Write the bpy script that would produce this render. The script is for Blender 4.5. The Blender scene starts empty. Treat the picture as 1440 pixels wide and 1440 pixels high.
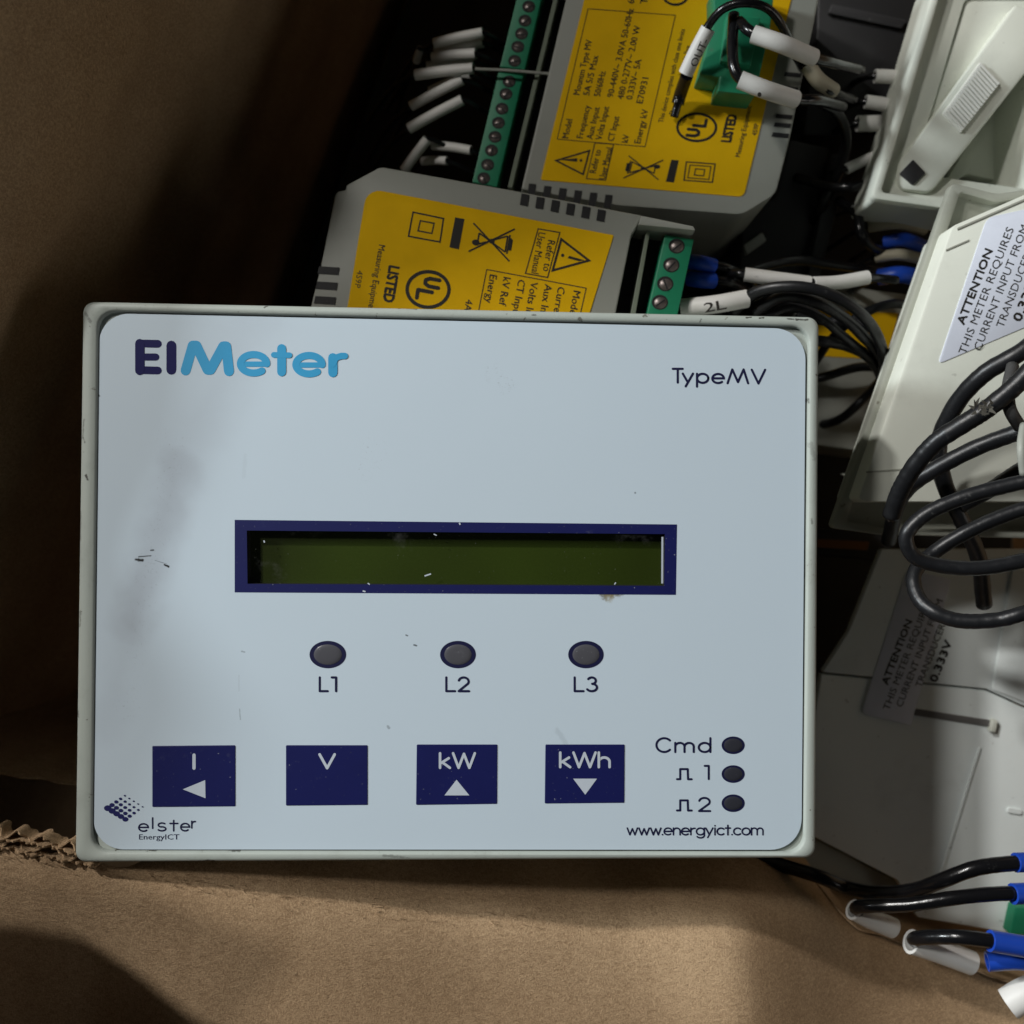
import bpy, bmesh, math, random
from mathutils import Vector
R = math.radians
random.seed(11)
sc = bpy.context.scene
COL = sc.collection

# ------------------------------------------------------------------ camera, world, lamp, exposure
D = 0.2385            # camera height above the meter's front (metres)
W0 = 0.2224           # width of what is seen at that distance
FOV = 2 * math.atan(W0 / 2 / D)
cd = bpy.data.cameras.new('camera'); cam = bpy.data.objects.new('camera', cd); COL.objects.link(cam)
cam.location = (0, 0, D); cam.rotation_euler = (0, 0, 0)
cd.sensor_width = 36; cd.lens = 18 / math.tan(FOV / 2)
cd.clip_start = 0.01; cd.clip_end = 20
cd.dof.use_dof = True; cd.dof.focus_distance = D; cd.dof.aperture_fstop = 17
sc.camera = cam
wd = bpy.data.worlds.new('World'); sc.world = wd; wd.use_nodes = True
bg = wd.node_tree.nodes['Background']
bg.inputs[0].default_value = (0.86, 0.97, 1.0, 1); bg.inputs[1].default_value = 0.008
def lamp(name, pos, target, size, power, col):
    l = bpy.data.lights.new(name, 'AREA'); l.shape = 'DISK'; l.size = size; l.energy = power; l.color = col
    o = bpy.data.objects.new(name, l); COL.objects.link(o); o.location = pos
    o.rotation_euler = (Vector(target) - Vector(pos)).to_track_quat('-Z', 'Y').to_euler()
    return o
lamp('ceiling_lamp', (-0.90, 1.02, 1.0), (0, 0, 0), 0.075, 13.2, (1.0, 0.98, 0.95))
lamp('side_fill', (-0.86, 0.62, 1.15), (0, 0, 0), 0.13, 6.0, (1.0, 0.97, 0.92))  # added fill, brightens the shaded modules over the side wall
lamp('low_side_fill', (-1.40, 0.50, 0.60), (0, 0, 0), 0.24, 16.5, (0.90, 0.97, 1.0))  # added low fill; the side wall cuts it off the meter's left
lamp('right_fill', (1.26, -0.36, 0.50), (0, 0, 0), 0.55, 1.45, (1.0, 0.97, 0.92))  # added fill from the right, lifts the box's side wall
sc.view_settings.view_transform = 'Standard'; sc.view_settings.look = 'None'
sc.view_settings.exposure = 0.2; sc.view_settings.gamma = 1

# ------------------------------------------------------------------ measuring: photograph pixel + depth -> place
def K(z): return W0 * (D - z) / D / 1440
def XY(u, v, z):
    k = K(z); return ((u - 720) * k, (720 - v) * k)
def P(u, v, z):
    x, y = XY(u, v, z); return Vector((x, y, z))

# ------------------------------------------------------------------ objects
def wl(o):
    p = Vector((0, 0, 0))
    while o is not None:
        p = p + o.location; o = o.parent
    return p
def thing(name, label, cat, loc=(0, 0, 0), group=None):
    o = bpy.data.objects.new(name, None); COL.objects.link(o); o.location = loc
    o.empty_display_size = 0.01
    o['label'] = label; o['category'] = cat
    if group: o['group'] = group
    return o
def obj(name, bm, m, parent=None, smooth=None, label=None, kind=None):
    me = bpy.data.meshes.new(name)
    bmesh.ops.recalc_face_normals(bm, faces=bm.faces)
    if parent is not None:
        bmesh.ops.translate(bm, verts=bm.verts, vec=-wl(parent))
    bm.to_mesh(me); bm.free()
    me.materials.append(m)
    if smooth is not None:
        me.polygons.foreach_set('use_smooth', [True] * len(me.polygons))
        if smooth < 179:
            try: me.set_sharp_from_angle(angle=R(smooth))
            except Exception: pass
    o = bpy.data.objects.new(name, me); COL.objects.link(o)
    if parent is not None: o.parent = parent
    if label: o['label'] = label
    if kind: o['kind'] = kind
    return o
def tag(o, label, cat, group=None):
    o['label'] = label; o['category'] = cat
    if group: o['group'] = group
    return o

# ------------------------------------------------------------------ shapes
def BM(): return bmesh.new()
def loft(bm, loops, c0=True, c1=True, closed=True):
    vs = [[bm.verts.new(p) for p in lp] for lp in loops]
    n = len(vs[0])
    for a, b in zip(vs, vs[1:]):
        for i in range(n if closed else n - 1):
            j = (i + 1) % n
            bm.faces.new((a[i], a[j], b[j], b[i]))
    if c0: bm.faces.new(vs[0])
    if c1: bm.faces.new(vs[-1])
    return vs
def inset(pts, d):
    n = len(pts)
    area = sum(pts[i][0] * pts[(i + 1) % n][1] - pts[(i + 1) % n][0] * pts[i][1] for i in range(n))
    s = 1 if area > 0 else -1
    out = []
    for i in range(n):
        a, b, c = Vector(pts[i - 1]), Vector(pts[i]), Vector(pts[(i + 1) % n])
        e1 = (b - a).normalized(); e2 = (c - b).normalized()
        n1 = Vector((-e1.y, e1.x)) * s; n2 = Vector((-e2.y, e2.x)) * s
        m = (n1 + n2); q = max(0.25, 1 + n1.dot(n2))
        out.append(tuple(b + m * (d / q)))
    return out
def rounded(pts, r, n=5):
    out = []; N = len(pts)
    for i in range(N):
        a, b, c = Vector(pts[i - 1]), Vector(pts[i]), Vector(pts[(i + 1) % N])
        rr = r[i] if isinstance(r, (list, tuple)) else r
        rr = max(rr, 0.01)
        ra = min(rr, (a - b).length * .49); rc = min(rr, (c - b).length * .49)
        p0 = b + (a - b).normalized() * ra; p2 = b + (c - b).normalized() * rc
        for k in range(n + 1):
            t = k / n
            w = .75
            den = (1 - t) ** 2 + 2 * w * t * (1 - t) + t * t
            q = (p0 * (1 - t) ** 2 + b * (2 * w * t * (1 - t)) + p2 * t * t) / den
            out.append((q.x, q.y))
    return out
def lift(pts, zref, z): return [(*XY(u, v, zref), z) for u, v in pts]
def slab(bm, pts, zt, zb, r=0, bev=2, n=4, cap_top=True, under=0):
    """solid with straight sides under an outline seen at depth zt; bev in photo pixels"""
    k = K(zt)
    rs = lambda d: [max(x - d, .01) for x in r] if isinstance(r, (list, tuple)) else max(r - d, .01)
    L = [lift(rounded(inset(pts, under), rs(0), n), zt, zb)] + ([lift(rounded(pts, rs(0), n), zt, zt - .003)] if under else []) + [lift(rounded(pts, rs(0), n), zt, zt - bev * k)]
    if bev > 0:
        L.append(lift(rounded(inset(pts, bev * .3), rs(bev * .3), n), zt, zt - bev * .3 * k))
        L.append(lift(rounded(inset(pts, bev), rs(bev), n), zt, zt))
    loft(bm, L, True, cap_top)
def tray(bm, pts, inner, zt, zb, zfloor, r=0, ri=0, bev=2, n=4, floor=True, lip=.003, body=95):
    k = K(zt)
    q = inset(pts, body)
    L = [lift(rounded(q, r, n), zt, zb), lift(rounded(inset(pts, body * .55), r, n), zt, zt - lip - .002), lift(rounded(pts, r, n), zt, zt - lip), lift(rounded(pts, r, n), zt, zt - bev * k),
         lift(rounded(inset(pts, bev * .3), max(r - bev * .3, .01), n), zt, zt - bev * .3 * k),
         lift(rounded(inset(pts, bev), max(r - bev, .01), n), zt, zt),
         lift(rounded(inset(inner, -bev * .6), ri + bev * .6, n), zt, zt),
         lift(rounded(inner, ri, n), zt, zt - bev * .5 * k),
         lift(rounded(inner, ri, n), zt, zfloor)]
    loft(bm, L, True, floor)
def flat(bm, pts, z):
    return bm.faces.new([bm.verts.new(p) for p in lift(pts, z, z)])
def holed(bm, outer, inner, z):
    es = []
    for lp in (outer, inner):
        v = [bm.verts.new(p) for p in lift(lp, z, z)]
        es += [bm.edges.new((v[i], v[(i + 1) % len(v)])) for i in range(len(v))]
    bmesh.ops.triangle_fill(bm, use_beauty=True, edges=es)
def ellipse(u, v, a, b, n=28, rot=0):
    c, s = math.cos(rot), math.sin(rot)
    return [(u + a * math.cos(t) * c - b * math.sin(t) * s, v + a * math.cos(t) * s + b * math.sin(t) * c)
            for t in (2 * math.pi * i / n for i in range(n))]
def ring(bm, u, v, a, b, w, z, n=32, rot=0):
    o = [bm.verts.new(p) for p in lift(ellipse(u, v, a, b, n, rot), z, z)]
    i_ = [bm.verts.new(p) for p in lift(ellipse(u, v, a - w, b - w, n, rot), z, z)]
    for i in range(n):
        j = (i + 1) % n; bm.faces.new((o[i], o[j], i_[j], i_[i]))
def catmull(pts, sub=8):
    if len(pts) < 3: sub = max(sub, 2)
    q = [pts[0] * 2 - pts[1]] + list(pts) + [pts[-1] * 2 - pts[-2]]
    out = []
    for i in range(1, len(q) - 2):
        for k in range(sub):
            t = k / sub
            a, b, c, d = q[i - 1], q[i], q[i + 1], q[i + 2]
            out.append(.5 * ((2 * b) + (c - a) * t + (2 * a - 5 * b + 4 * c - d) * t * t + (3 * b - a - 3 * c + d) * t ** 3))
    out.append(q[-2]); return out
def sweep(bm, path, rad, n=12, cap=True, hollow=None):
    """round tube along world points; rad number or list"""
    N = len(path)
    rr = rad if isinstance(rad, list) else [rad] * N
    t0 = (path[1] - path[0]).normalized()
    up = Vector((0, 0, 1)) if abs(t0.z) < .9 else Vector((1, 0, 0))
    nx = (up - t0 * up.dot(t0)).normalized()
    loops = []
    for i in range(N):
        t = (path[min(i + 1, N - 1)] - path[max(i - 1, 0)]).normalized()
        nx = (nx - t * nx.dot(t)).normalized(); ny = t.cross(nx)
        loops.append([path[i] + (nx * math.cos(a) + ny * math.sin(a)) * rr[i] for a in (2 * math.pi * k / n for k in range(n))])
    if hollow:
        inner = []
        for i, lp in enumerate(loops):
            inner.append([path[i] + (p - path[i]) * hollow for p in lp])
        loops = loops + inner[::-1]
        vs = loft(bm, loops, False, False)
        for a, b in ((vs[0], vs[-1]),):
            for i in range(n):
                j = (i + 1) % n; bm.faces.new((a[i], b[i], b[j], a[j]))
    else:
        loft(bm, loops, cap, cap)
def tube(bm, pts, rpx, n=12, sub=8, hollow=None, lump=0):
    """pts: (u, v, z); rpx: radius in photo pixels at the depth of the middle point"""
    z = pts[len(pts) // 2][2]
    path = catmull([P(*p) for p in pts], sub)
    rad = rpx * K(z)
    if lump:
        rad = [rad * (1 + lump * math.sin(i * 1.7 + 3 * math.sin(i * .31))) for i in range(len(path))]
    sweep(bm, path, rad, n, True, hollow)
def obox(bm, c, ax, ay, az):
    c, ax, ay, az = map(Vector, (c, ax, ay, az))
    v = [bm.verts.new(c + ax * i + ay * j + az * k) for i in (-.5, .5) for j in (-.5, .5) for k in (-.5, .5)]
    for f in ((0, 1, 3, 2), (4, 6, 7, 5), (0, 4, 5, 1), (2, 3, 7, 6), (0, 2, 6, 4), (1, 5, 7, 3)):
        bm.faces.new([v[i] for i in f])

# ------------------------------------------------------------------ materials
def sock(nt, v, inp):
    if isinstance(v, bpy.types.NodeSocket): nt.links.new(v, inp)
    else: inp.default_value = v
class M:
    def __init__(s, name):
        s.m = bpy.data.materials.new(name); s.m.use_nodes = True; s.nt = s.m.node_tree
        s.b = s.nt.nodes['Principled BSDF']; s.co = s.nt.nodes.new('ShaderNodeTexCoord').outputs['Object']
    def n(s, t, **kw):
        x = s.nt.nodes.new(t)
        for k, v in kw.items(): setattr(x, k, v)
        return x
    def math(s, op, a, b=0.0, c=None, clamp=False):
        x = s.n('ShaderNodeMath', operation=op, use_clamp=clamp)
        sock(s.nt, a, x.inputs[0]); sock(s.nt, b, x.inputs[1])
        if c is not None: sock(s.nt, c, x.inputs[2])
        return x.outputs[0]
    def noise(s, scale, detail=4, rough=.6, vec=None, stretch=None, dist=0):
        x = s.n('ShaderNodeTexNoise'); x.inputs['Scale'].default_value = scale
        x.inputs['Detail'].default_value = detail; x.inputs['Roughness'].default_value = rough
        x.inputs['Distortion'].default_value = dist
        v = vec or s.co
        if stretch:
            mp = s.n('ShaderNodeMapping'); s.nt.links.new(v, mp.inputs[0]); mp.inputs['Scale'].default_value = stretch[0]
            mp.inputs['Rotation'].default_value = stretch[1]; v = mp.outputs[0]
        s.nt.links.new(v, x.inputs['Vector']); return x.outputs[0]
    def ramp(s, f, lo, hi):
        x = s.n('ShaderNodeMapRange', interpolation_type='SMOOTHSTEP')
        sock(s.nt, f, x.inputs[0]); x.inputs[1].default_value = lo; x.inputs[2].default_value = hi
        return x.outputs[0]
    def mix(s, f, a, b):
        x = s.n('ShaderNodeMix', data_type='RGBA')
        sock(s.nt, f, x.inputs[0])
        for v, i in ((a, 6), (b, 7)):
            if isinstance(v, tuple): v = (*v[:3], 1)
            sock(s.nt, v, x.inputs[i])
        return x.outputs[2]
    def set(s, col, rough=.5, spec=None, metal=0):
        if isinstance(col, tuple): col = (*col[:3], 1)
        sock(s.nt, col, s.b.inputs['Base Color']); sock(s.nt, rough, s.b.inputs['Roughness'])
        s.b.inputs['Metallic'].default_value = metal
        if spec is not None: s.b.inputs['Specular IOR Level'].default_value = spec
        return s
    def bump(s, h, dist, strength=1.0):
        x = s.n('ShaderNodeBump'); x.inputs['Strength'].default_value = strength; x.inputs['Distance'].default_value = dist
        s.nt.links.new(h, x.inputs['Height']); s.nt.links.new(x.outputs[0], s.b.inputs['Normal']); return s
    def seg(s, a, b):
        """distance (m) of the shading point from segment a-b in the object's xy"""
        sx = s.n('ShaderNodeSeparateXYZ'); s.nt.links.new(s.co, sx.inputs[0])
        X, Y = sx.outputs[0], sx.outputs[1]
        dx, dy = b[0] - a[0], b[1] - a[1]; L2 = dx * dx + dy * dy
        px, py = s.math('SUBTRACT', X, a[0]), s.math('SUBTRACT', Y, a[1])
        t = s.math('DIVIDE', s.math('ADD', s.math('MULTIPLY', px, dx), s.math('MULTIPLY', py, dy)), L2, clamp=True)
        ex = s.math('SUBTRACT', px, s.math('MULTIPLY', t, dx)); ey = s.math('SUBTRACT', py, s.math('MULTIPLY', t, dy))
        return s.math('SQRT', s.math('ADD', s.math('MULTIPLY', ex, ex), s.math('MULTIPLY', ey, ey)))

def plastic(name, col, rough=.5, dirt=.35, dcol=(.10, .09, .07), grain=.00004):
    s = M(name)
    big = s.ramp(s.noise(60, 5, .65), .5, .78)
    fine = s.ramp(s.noise(900, 4, .7), .60, .74)
    spots = s.ramp(s.noise(340, 2, .5), .70, .76)
    d = s.math('MAXIMUM', s.math('MULTIPLY', big, .35 * dirt), s.math('MULTIPLY', s.math('MULTIPLY', fine, big), dirt * 1.4, clamp=True))
    d = s.math('MAXIMUM', d, s.math('MULTIPLY', spots, dirt * .9, clamp=True))
    tone = s.mix(s.noise(25, 3), tuple(c * .94 for c in col), tuple(min(1, c * 1.05) for c in col))
    s.set(s.mix(d, tone, dcol), s.math('ADD', rough, s.math('MULTIPLY', d, .3)), .4)
    s.bump(s.noise(2600, 3, .6), grain, .5)
    return s.m
def cardboard(name, a=(.35, .23, .13), b=(.64, .45, .275)):
    s = M(name)
    fib = s.noise(480, 6, .78, stretch=((1, 2.6, 2.6), (0, 0, R(-25))))
    fib2 = s.noise(2100, 4, .75, stretch=((1, 2.0, 2.0), (0, 0, R(35))))
    fib3 = s.noise(1500, 3, .7, stretch=((2.4, 1, 1), (0, 0, R(10))))
    big = s.noise(26, 5, .65); str_ = s.noise(75, 3, .6, stretch=((1, .12, .3), (0, 0, R(-8))))
    f = s.math('ADD', s.math('MULTIPLY', fib, .36), s.math('ADD', s.math('MULTIPLY', fib2, .55), s.math('MULTIPLY', big, .20)))
    f = s.math('ADD', f, s.math('ADD', s.math('MULTIPLY', fib3, .45), s.math('MULTIPLY', str_, .18)))
    c = s.mix(s.ramp(f, .72, 1.02), a, b)
    spk = s.ramp(s.noise(620, 4, .7), .66, .72)
    c = s.mix(s.math('MULTIPLY', spk, .5), c, tuple(x * .30 for x in a))
    pale = s.ramp(s.noise(1500, 3, .7), .64, .72)
    c = s.mix(s.math('MULTIPLY', pale, .45), c, tuple(min(1, x * 1.35) for x in b))
    s.set(c, .92, .12)
    h = s.math('ADD', s.math('MULTIPLY', fib, .7), s.math('ADD', s.math('MULTIPLY', fib2, .6), s.math('MULTIPLY', fib3, .4)))
    s.bump(h, .0006, 1.0)
    return s.m
def rubber(name, col=(.012, .0125, .014), dust=.5, rough=.33):
    s = M(name)
    d = s.math('MULTIPLY', s.ramp(s.noise(700, 5, .75), .55, .72), s.ramp(s.noise(90, 3, .6), .48, .66))
    d = s.math('MULTIPLY', d, dust)
    sp = s.math('MULTIPLY', s.ramp(s.noise(2600, 2), .70, .75), dust * .6)
    d = s.math('MAXIMUM', d, sp)
    s.set(s.mix(d, col, (.16, .16, .15)), s.math('ADD', rough, s.math('MULTIPLY', d, .5)), .45)
    s.bump(s.noise(500, 4, .6), .00015, .5)
    return s.m
def paint(name, col, rough=.5, dust=.0, spec=.4):
    s = M(name)
    c = s.mix(s.noise(120, 4), tuple(x * .88 for x in col), tuple(min(1, x * 1.1) for x in col))
    if dust:
        d = s.math('MULTIPLY', s.ramp(s.noise(1500, 2, .6), .70, .76), dust)
        d2 = s.math('MULTIPLY', s.ramp(s.noise(220, 5, .75), .62, .8), dust * .18)
        c = s.mix(s.math('MAXIMUM', d, d2), c, (.42, .44, .47))
    s.set(c, rough, spec); return s.m

m_card = cardboard('cardboard')
m_case = plastic('grey_green_plastic', (.52, .56, .52), .5, .7)
m_modcase = plastic('light_grey_plastic', (.31, .32, .285), .5, .25)
m_rcase = plastic('warm_grey_plastic', (.69, .715, .635), .5, .35)
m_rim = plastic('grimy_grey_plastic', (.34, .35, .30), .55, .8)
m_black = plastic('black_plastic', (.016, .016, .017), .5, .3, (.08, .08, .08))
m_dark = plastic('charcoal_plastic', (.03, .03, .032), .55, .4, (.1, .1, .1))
m_rub = rubber('black_cable_sheath', (.009, .0095, .011), dust=.55, rough=.38)
m_wire = rubber('black_wire_sheath', (.006, .006, .007), dust=.12, rough=.22)
m_slv = plastic('white_sleeve', (.70, .69, .66), .45, .3)
m_slv2 = plastic('yellowed_sleeve', (.42, .38, .28), .5, .4)
m_blue = plastic('blue_ferrule_plastic', (.012, .06, .42), .35, .2)
m_green = plastic('green_terminal_plastic', (.015, .21, .105), .45, .25)
m_pcb = plastic('circuit_board_edge', (.17, .20, .15), .5, .3)
m_steel = plastic('dull_screw_steel', (.20, .17, .16), .4, .5); m_steel.node_tree.nodes['Principled BSDF'].inputs['Metallic'].default_value = .7
m_yel = paint('yellow_label', (.80, .475, .004), .75, 0, .12)
m_ink = paint('black_ink', (.02, .018, .015), .5)
m_navy = paint('navy_print', (.006, .0085, .075), .42, .45)
m_navyink = paint('navy_ink', (.007, .008, .042), .45)
m_cyan = paint('light_blue_ink', (.027, .29, .53), .45)
m_pale = paint('pale_print', (.47, .52, .58), .45)
m_paper = paint('white_paper_label', (.66, .70, .80), .55)
m_led = paint('smoked_lens', (.075, .075, .085), .25, .35)
m_leddark = paint('dark_smoked_lens', (.030, .031, .04), .3, .25)

# ------------------------------------------------------------------ stroke lettering
def arc(cx, cy, rx, ry, a0, a1, n=14):
    return [(cx + rx * math.cos(R(a0 + (a1 - a0) * i / n)), cy + ry * math.sin(R(a0 + (a1 - a0) * i / n))) for i in range(n + 1)]
X = .66
G = {
 'E': (.58, [[(.58, 1), (0, 1)], [(0, 1), (0, 0)], [(0, 0), (.58, 0)], [(0, .5), (.55, .5)]]),
 'I': (0, [[(0, 0), (0, 1)]]), 'l': (0, [[(0, 0), (0, 1)]]),
 'M': (1.05, [[(0, 0), (.24, 1), (.53, .08), (.82, 1), (1.05, 0)]]),
 'e': (X, [[(.02, .34), (X, .34)] , arc(.33, .33, .33, .33, 0, 312, 22)]),
 't': (.42, [[(.2, .93), (.2, 0)], [(0, X), (.42, X)]]),
 'r': (.34, [[(0, 0), (0, X)], arc(.30, .36, .30, .28, 175, 80, 8)]),
 'T': (.66, [[(0, 1), (.66, 1)], [(.33, 1), (.33, 0)]]),
 'y': (.60, [[(0, X), (.30, .02)], [(.60, X), (.17, -.27)]]),
 'p': (X, [[(0, X), (0, -.28)], arc(.33, .33, .33, .33, 0, 360, 24)]),
 'V': (.76, [[(0, 1), (.38, 0), (.76, 1)]]),
 'L': (.52, [[(0, 1), (0, 0)], [(0, 0), (.52, 0)]]),
 '1': (.30, [[(0, 1), (.28, 1)], [(.28, 1), (.28, 0)]]),
 '2': (.62, [arc(.30, .70, .30, .30, 165, -30, 12) + [(.0, 0)], [(0, 0), (.62, 0)]]),
 '3': (.58, [arc(.27, .76, .24, .24, 150, -80, 12), arc(.27, .27, .31, .27, 85, -150, 14)]),
 'k': (.52, [[(0, 0), (0, 1)], [(.46, .66), (.02, .30)], [(.12, .38), (.52, 0)]]),
 'W': (1.15, [[(0, 1), (.29, 0), (.575, .96), (.86, 0), (1.15, 1)]]),
 'h': (.56, [[(0, 0), (0, 1)], arc(.28, .36, .28, .30, 180, 0, 12) + [(.56, 0)]]),
 'C': (.90, [arc(.48, .5, .48, .5, 42, 318, 22)]),
 'm': (.98, [[(0, 0), (0, X)], arc(.245, .40, .245, .26, 180, 0, 10) + [(.49, 0)], arc(.735, .40, .245, .26, 180, 0, 10) + [(.98, 0)]]),
 'n': (.56, [[(0, 0), (0, X)], arc(.28, .36, .28, .30, 180, 0, 12) + [(.56, 0)]]),
 'd': (X, [[(X, 1), (X, 0)], arc(.33, .33, .33, .33, 0, 360, 24)]),
 'o': (X, [arc(.33, .33, .33, .33, 0, 360, 24)]),
 'w': (.86, [[(0, X), (.22, 0), (.43, .60), (.64, 0), (.86, X)]]),
 '.': (.02, [[(0, .02), (.02, .02)]]),
 'g': (X, [arc(.33, .33, .33, .33, 0, 360, 24), [(X, X)] + arc(.34, -.06, .32, .24, 0, -150, 12)]),
 'i': (0, [[(0, 0), (0, X)], [(0, .88), (0, .90)]]),
 'c': (.58, [arc(.33, .33, .33, .33, 45, 315, 18)]),
 's': (.46, [arc(.23, .49, .21, .17, 40, 250, 10) + arc(.22, .17, .23, .17, 75, -150, 10)]),
}
def ribbon(bm, pts, w, z):
    q = [Vector(pts[0])]
    for p in pts[1:]:
        if (Vector(p) - q[-1]).length > 1e-4: q.append(Vector(p))
    pieces = [[q[0]]]
    for i in range(1, len(q)):
        pieces[-1].append(q[i])
        if i < len(q) - 1:
            a = (q[i] - q[i - 1]).normalized(); b = (q[i + 1] - q[i]).normalized()
            if a.dot(b) < .55: pieces.append([q[i]])
    for k, c in enumerate(pieces):
        zz = z + k * 4e-6
        n = len(c); L = []; Rr = []
        for i in range(n):
            d1 = (c[i] - c[i - 1]).normalized() if i else (c[1] - c[0]).normalized()
            d2 = (c[i + 1] - c[i]).normalized() if i < n - 1 else d1
            d = (d1 + d2).normalized(); nn = Vector((-d.y, d.x)) * (w / 2 / max(.6, d.dot(d1)))
            L.append(c[i] + nn); Rr.append(c[i] - nn)
        loop = [tuple(p) for p in L]
        d = (c[-1] - c[-2]).normalized(); a0 = math.atan2(d.x, -d.y)
        a0 = math.atan2(L[-1].y - c[-1].y, L[-1].x - c[-1].x)
        loop += [tuple(c[-1] + Vector((math.cos(a0 - math.pi * t / 6), math.sin(a0 - math.pi * t / 6))) * w / 2) for t in range(1, 6)]
        loop += [tuple(p) for p in Rr[::-1]]
        a0 = math.atan2(Rr[0].y - c[0].y, Rr[0].x - c[0].x)
        loop += [tuple(c[0] + Vector((math.cos(a0 - math.pi * t / 6), math.sin(a0 - math.pi * t / 6))) * w / 2) for t in range(1, 6)]
        # quads along the stroke, fans at the ends
        vl = [bm.verts.new((*XY(p.x, p.y, z), zz)) for p in L]; vr = [bm.verts.new((*XY(p.x, p.y, z), zz)) for p in Rr]
        for i in range(n - 1): bm.faces.new((vl[i], vl[i + 1], vr[i + 1], vr[i]))
        e1 = [bm.verts.new((*XY(x, y, z), zz)) for x, y in loop[n:n + 5]]
        e0 = [bm.verts.new((*XY(x, y, z), zz)) for x, y in loop[-5:]]
        bm.faces.new([vl[-1]] + e1 + [vr[-1]]); bm.faces.new([vr[0]] + e0 + [vl[0]])
def word(bm, s, u0, u1, vb, cap, sw, z, slope=0.0, gap=.16):
    gaps = [gap + (.05 if a in 'Il1i' or b in 'Il1i' else 0) - (.10 if a in 'T' else 0) for a, b in zip(s, s[1:])]
    tot = sum(G[c][0] for c in s) + sum(gaps)
    sx = ((u1 - u0) - sw) / tot if tot > 0 else cap
    x = 0.0; i = 0
    for n, c in enumerate(s):
        for st in G[c][1]:
            pts = []
            for a, b in st:
                u = u0 + sw / 2 + (x + a) * sx
                pts.append((u, vb + slope * (u - u0) - sw / 2 - b * (cap - sw)))
            ribbon(bm, pts, sw, z + (i % 5) * 1.2e-5); i += 1
        x += G[c][0] + (gaps[n] if n < len(gaps) else 0)

# ------------------------------------------------------------------ typeset print (built-in font)
def typeset(bm, s, org, rd, ud, size, z, bold=0.0, width=None, shear=0):
    cu = bpy.data.curves.new('type', 'FONT'); cu.body = s; cu.size = 1; cu.resolution_u = 2; cu.shear = shear
    o = bpy.data.objects.new('type', cu); COL.objects.link(o)
    me = bpy.data.meshes.new_from_object(o.evaluated_get(bpy.context.evaluated_depsgraph_get()))
    xs = [v.co.x for v in me.vertices]; x1 = max(xs) if xs else 1
    sx = size if width is None else width / x1
    strikes = [(0, 0)] if bold < .004 else [(0, 0), (bold * 1.6 * size, bold * .8 * size)]
    if bold > .03: strikes += [(bold * 1.6 * size, -bold * .8 * size), (0, bold * 1.2 * size)]
    for n, (dx, dy) in enumerate(strikes):
        vs = []
        for v in me.vertices:
            X_, Y_ = v.co.x * sx + dx, v.co.y * size + dy
            p = P(org[0] + rd[0] * X_ + ud[0] * Y_, org[1] + rd[1] * X_ + ud[1] * Y_, z); p.z += n * 6e-6
            vs.append(bm.verts.new(p))
        for f in me.polygons:
            try: bm.faces.new([vs[i] for i in f.vertices])
            except ValueError: pass
    bpy.data.objects.remove(o); bpy.data.curves.remove(cu); bpy.data.meshes.remove(me)
def line(bm, a, b, w, z):
    a, b = Vector(a), Vector(b); d = (b - a).normalized(); n = Vector((-d.y, d.x)) * w / 2
    flat(bm, [tuple(a + n), tuple(b + n), tuple(b - n), tuple(a - n)], z)
def outline(bm, pts, w, z):
    o = pts; i_ = inset(pts, w); n = len(pts)
    vo = [bm.verts.new(p) for p in lift(o, z, z)]; vi = [bm.verts.new(p) for p in lift(i_, z, z)]
    for k in range(n):
        j = (k + 1) % n; bm.faces.new((vo[k], vo[j], vi[j], vi[k]))

# ================================================================== THE CARDBOARD BOX
box = thing('cardboard_box', 'open brown cardboard box with a torn rim, holding the meters and wires', 'box', (0, 0, -.36))
FLOOR = -.36
def wall_x(y): return -.1347 + .38 * y
def sstep(t): t = min(1, max(0, t)); return t * t * (3 - 2 * t)
def left_h(y): return .020 + .013 * sstep((.012 - y) / .03) - .002 * sstep((y - .03) / .03) + .008 * sstep((y - .07) / .02) + .012 * sstep((y - .085) / .02) + .006 * sstep((y - .066) / .012) - .040 * sstep((y - .112) / .012) * (1 - sstep((y - .192) / .012)) + .0012 * math.sin(y * 40)  # rim out of view, raised and notched to shape the lamps' shadows
nx_, ny_ = Vector((1, -.38)).normalized()
bm = BM(); NY, NZ = 90, 60; gr = []
for i in range(NY + 1):
    y = -.24 + .62 * i / NY; row = []
    for k in range(NZ + 1):
        t = k / NZ; z = left_h(y) + (FLOOR - left_h(y)) * t
        b = .0012 * math.exp(-((z + .040 + .004 * math.sin(y * 30)) / .0035) ** 2) + .0009 * math.exp(-((z + .062 + .006 * math.sin(y * 22 + 1)) / .003) ** 2)
        b += .0010 * math.sin(z * 130 + 2 * math.sin(y * 15)) + .0025 * math.sin(y * 17 + z * 20)
        b *= 1 - sstep((z + .012) / .03)
        row.append(bm.verts.new((wall_x(y) + nx_ * b, y + ny_ * b, z)))
    gr.append(row)
for i in range(NY):
    for k in range(NZ): bm.faces.new((gr[i][k], gr[i + 1][k], gr[i + 1][k + 1], gr[i][k + 1]))
bm.normal_update(); bmesh.ops.solidify(bm, geom=bm.faces[:], thickness=.004)
obj('side_wall', bm, m_card, box, 60)
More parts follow.
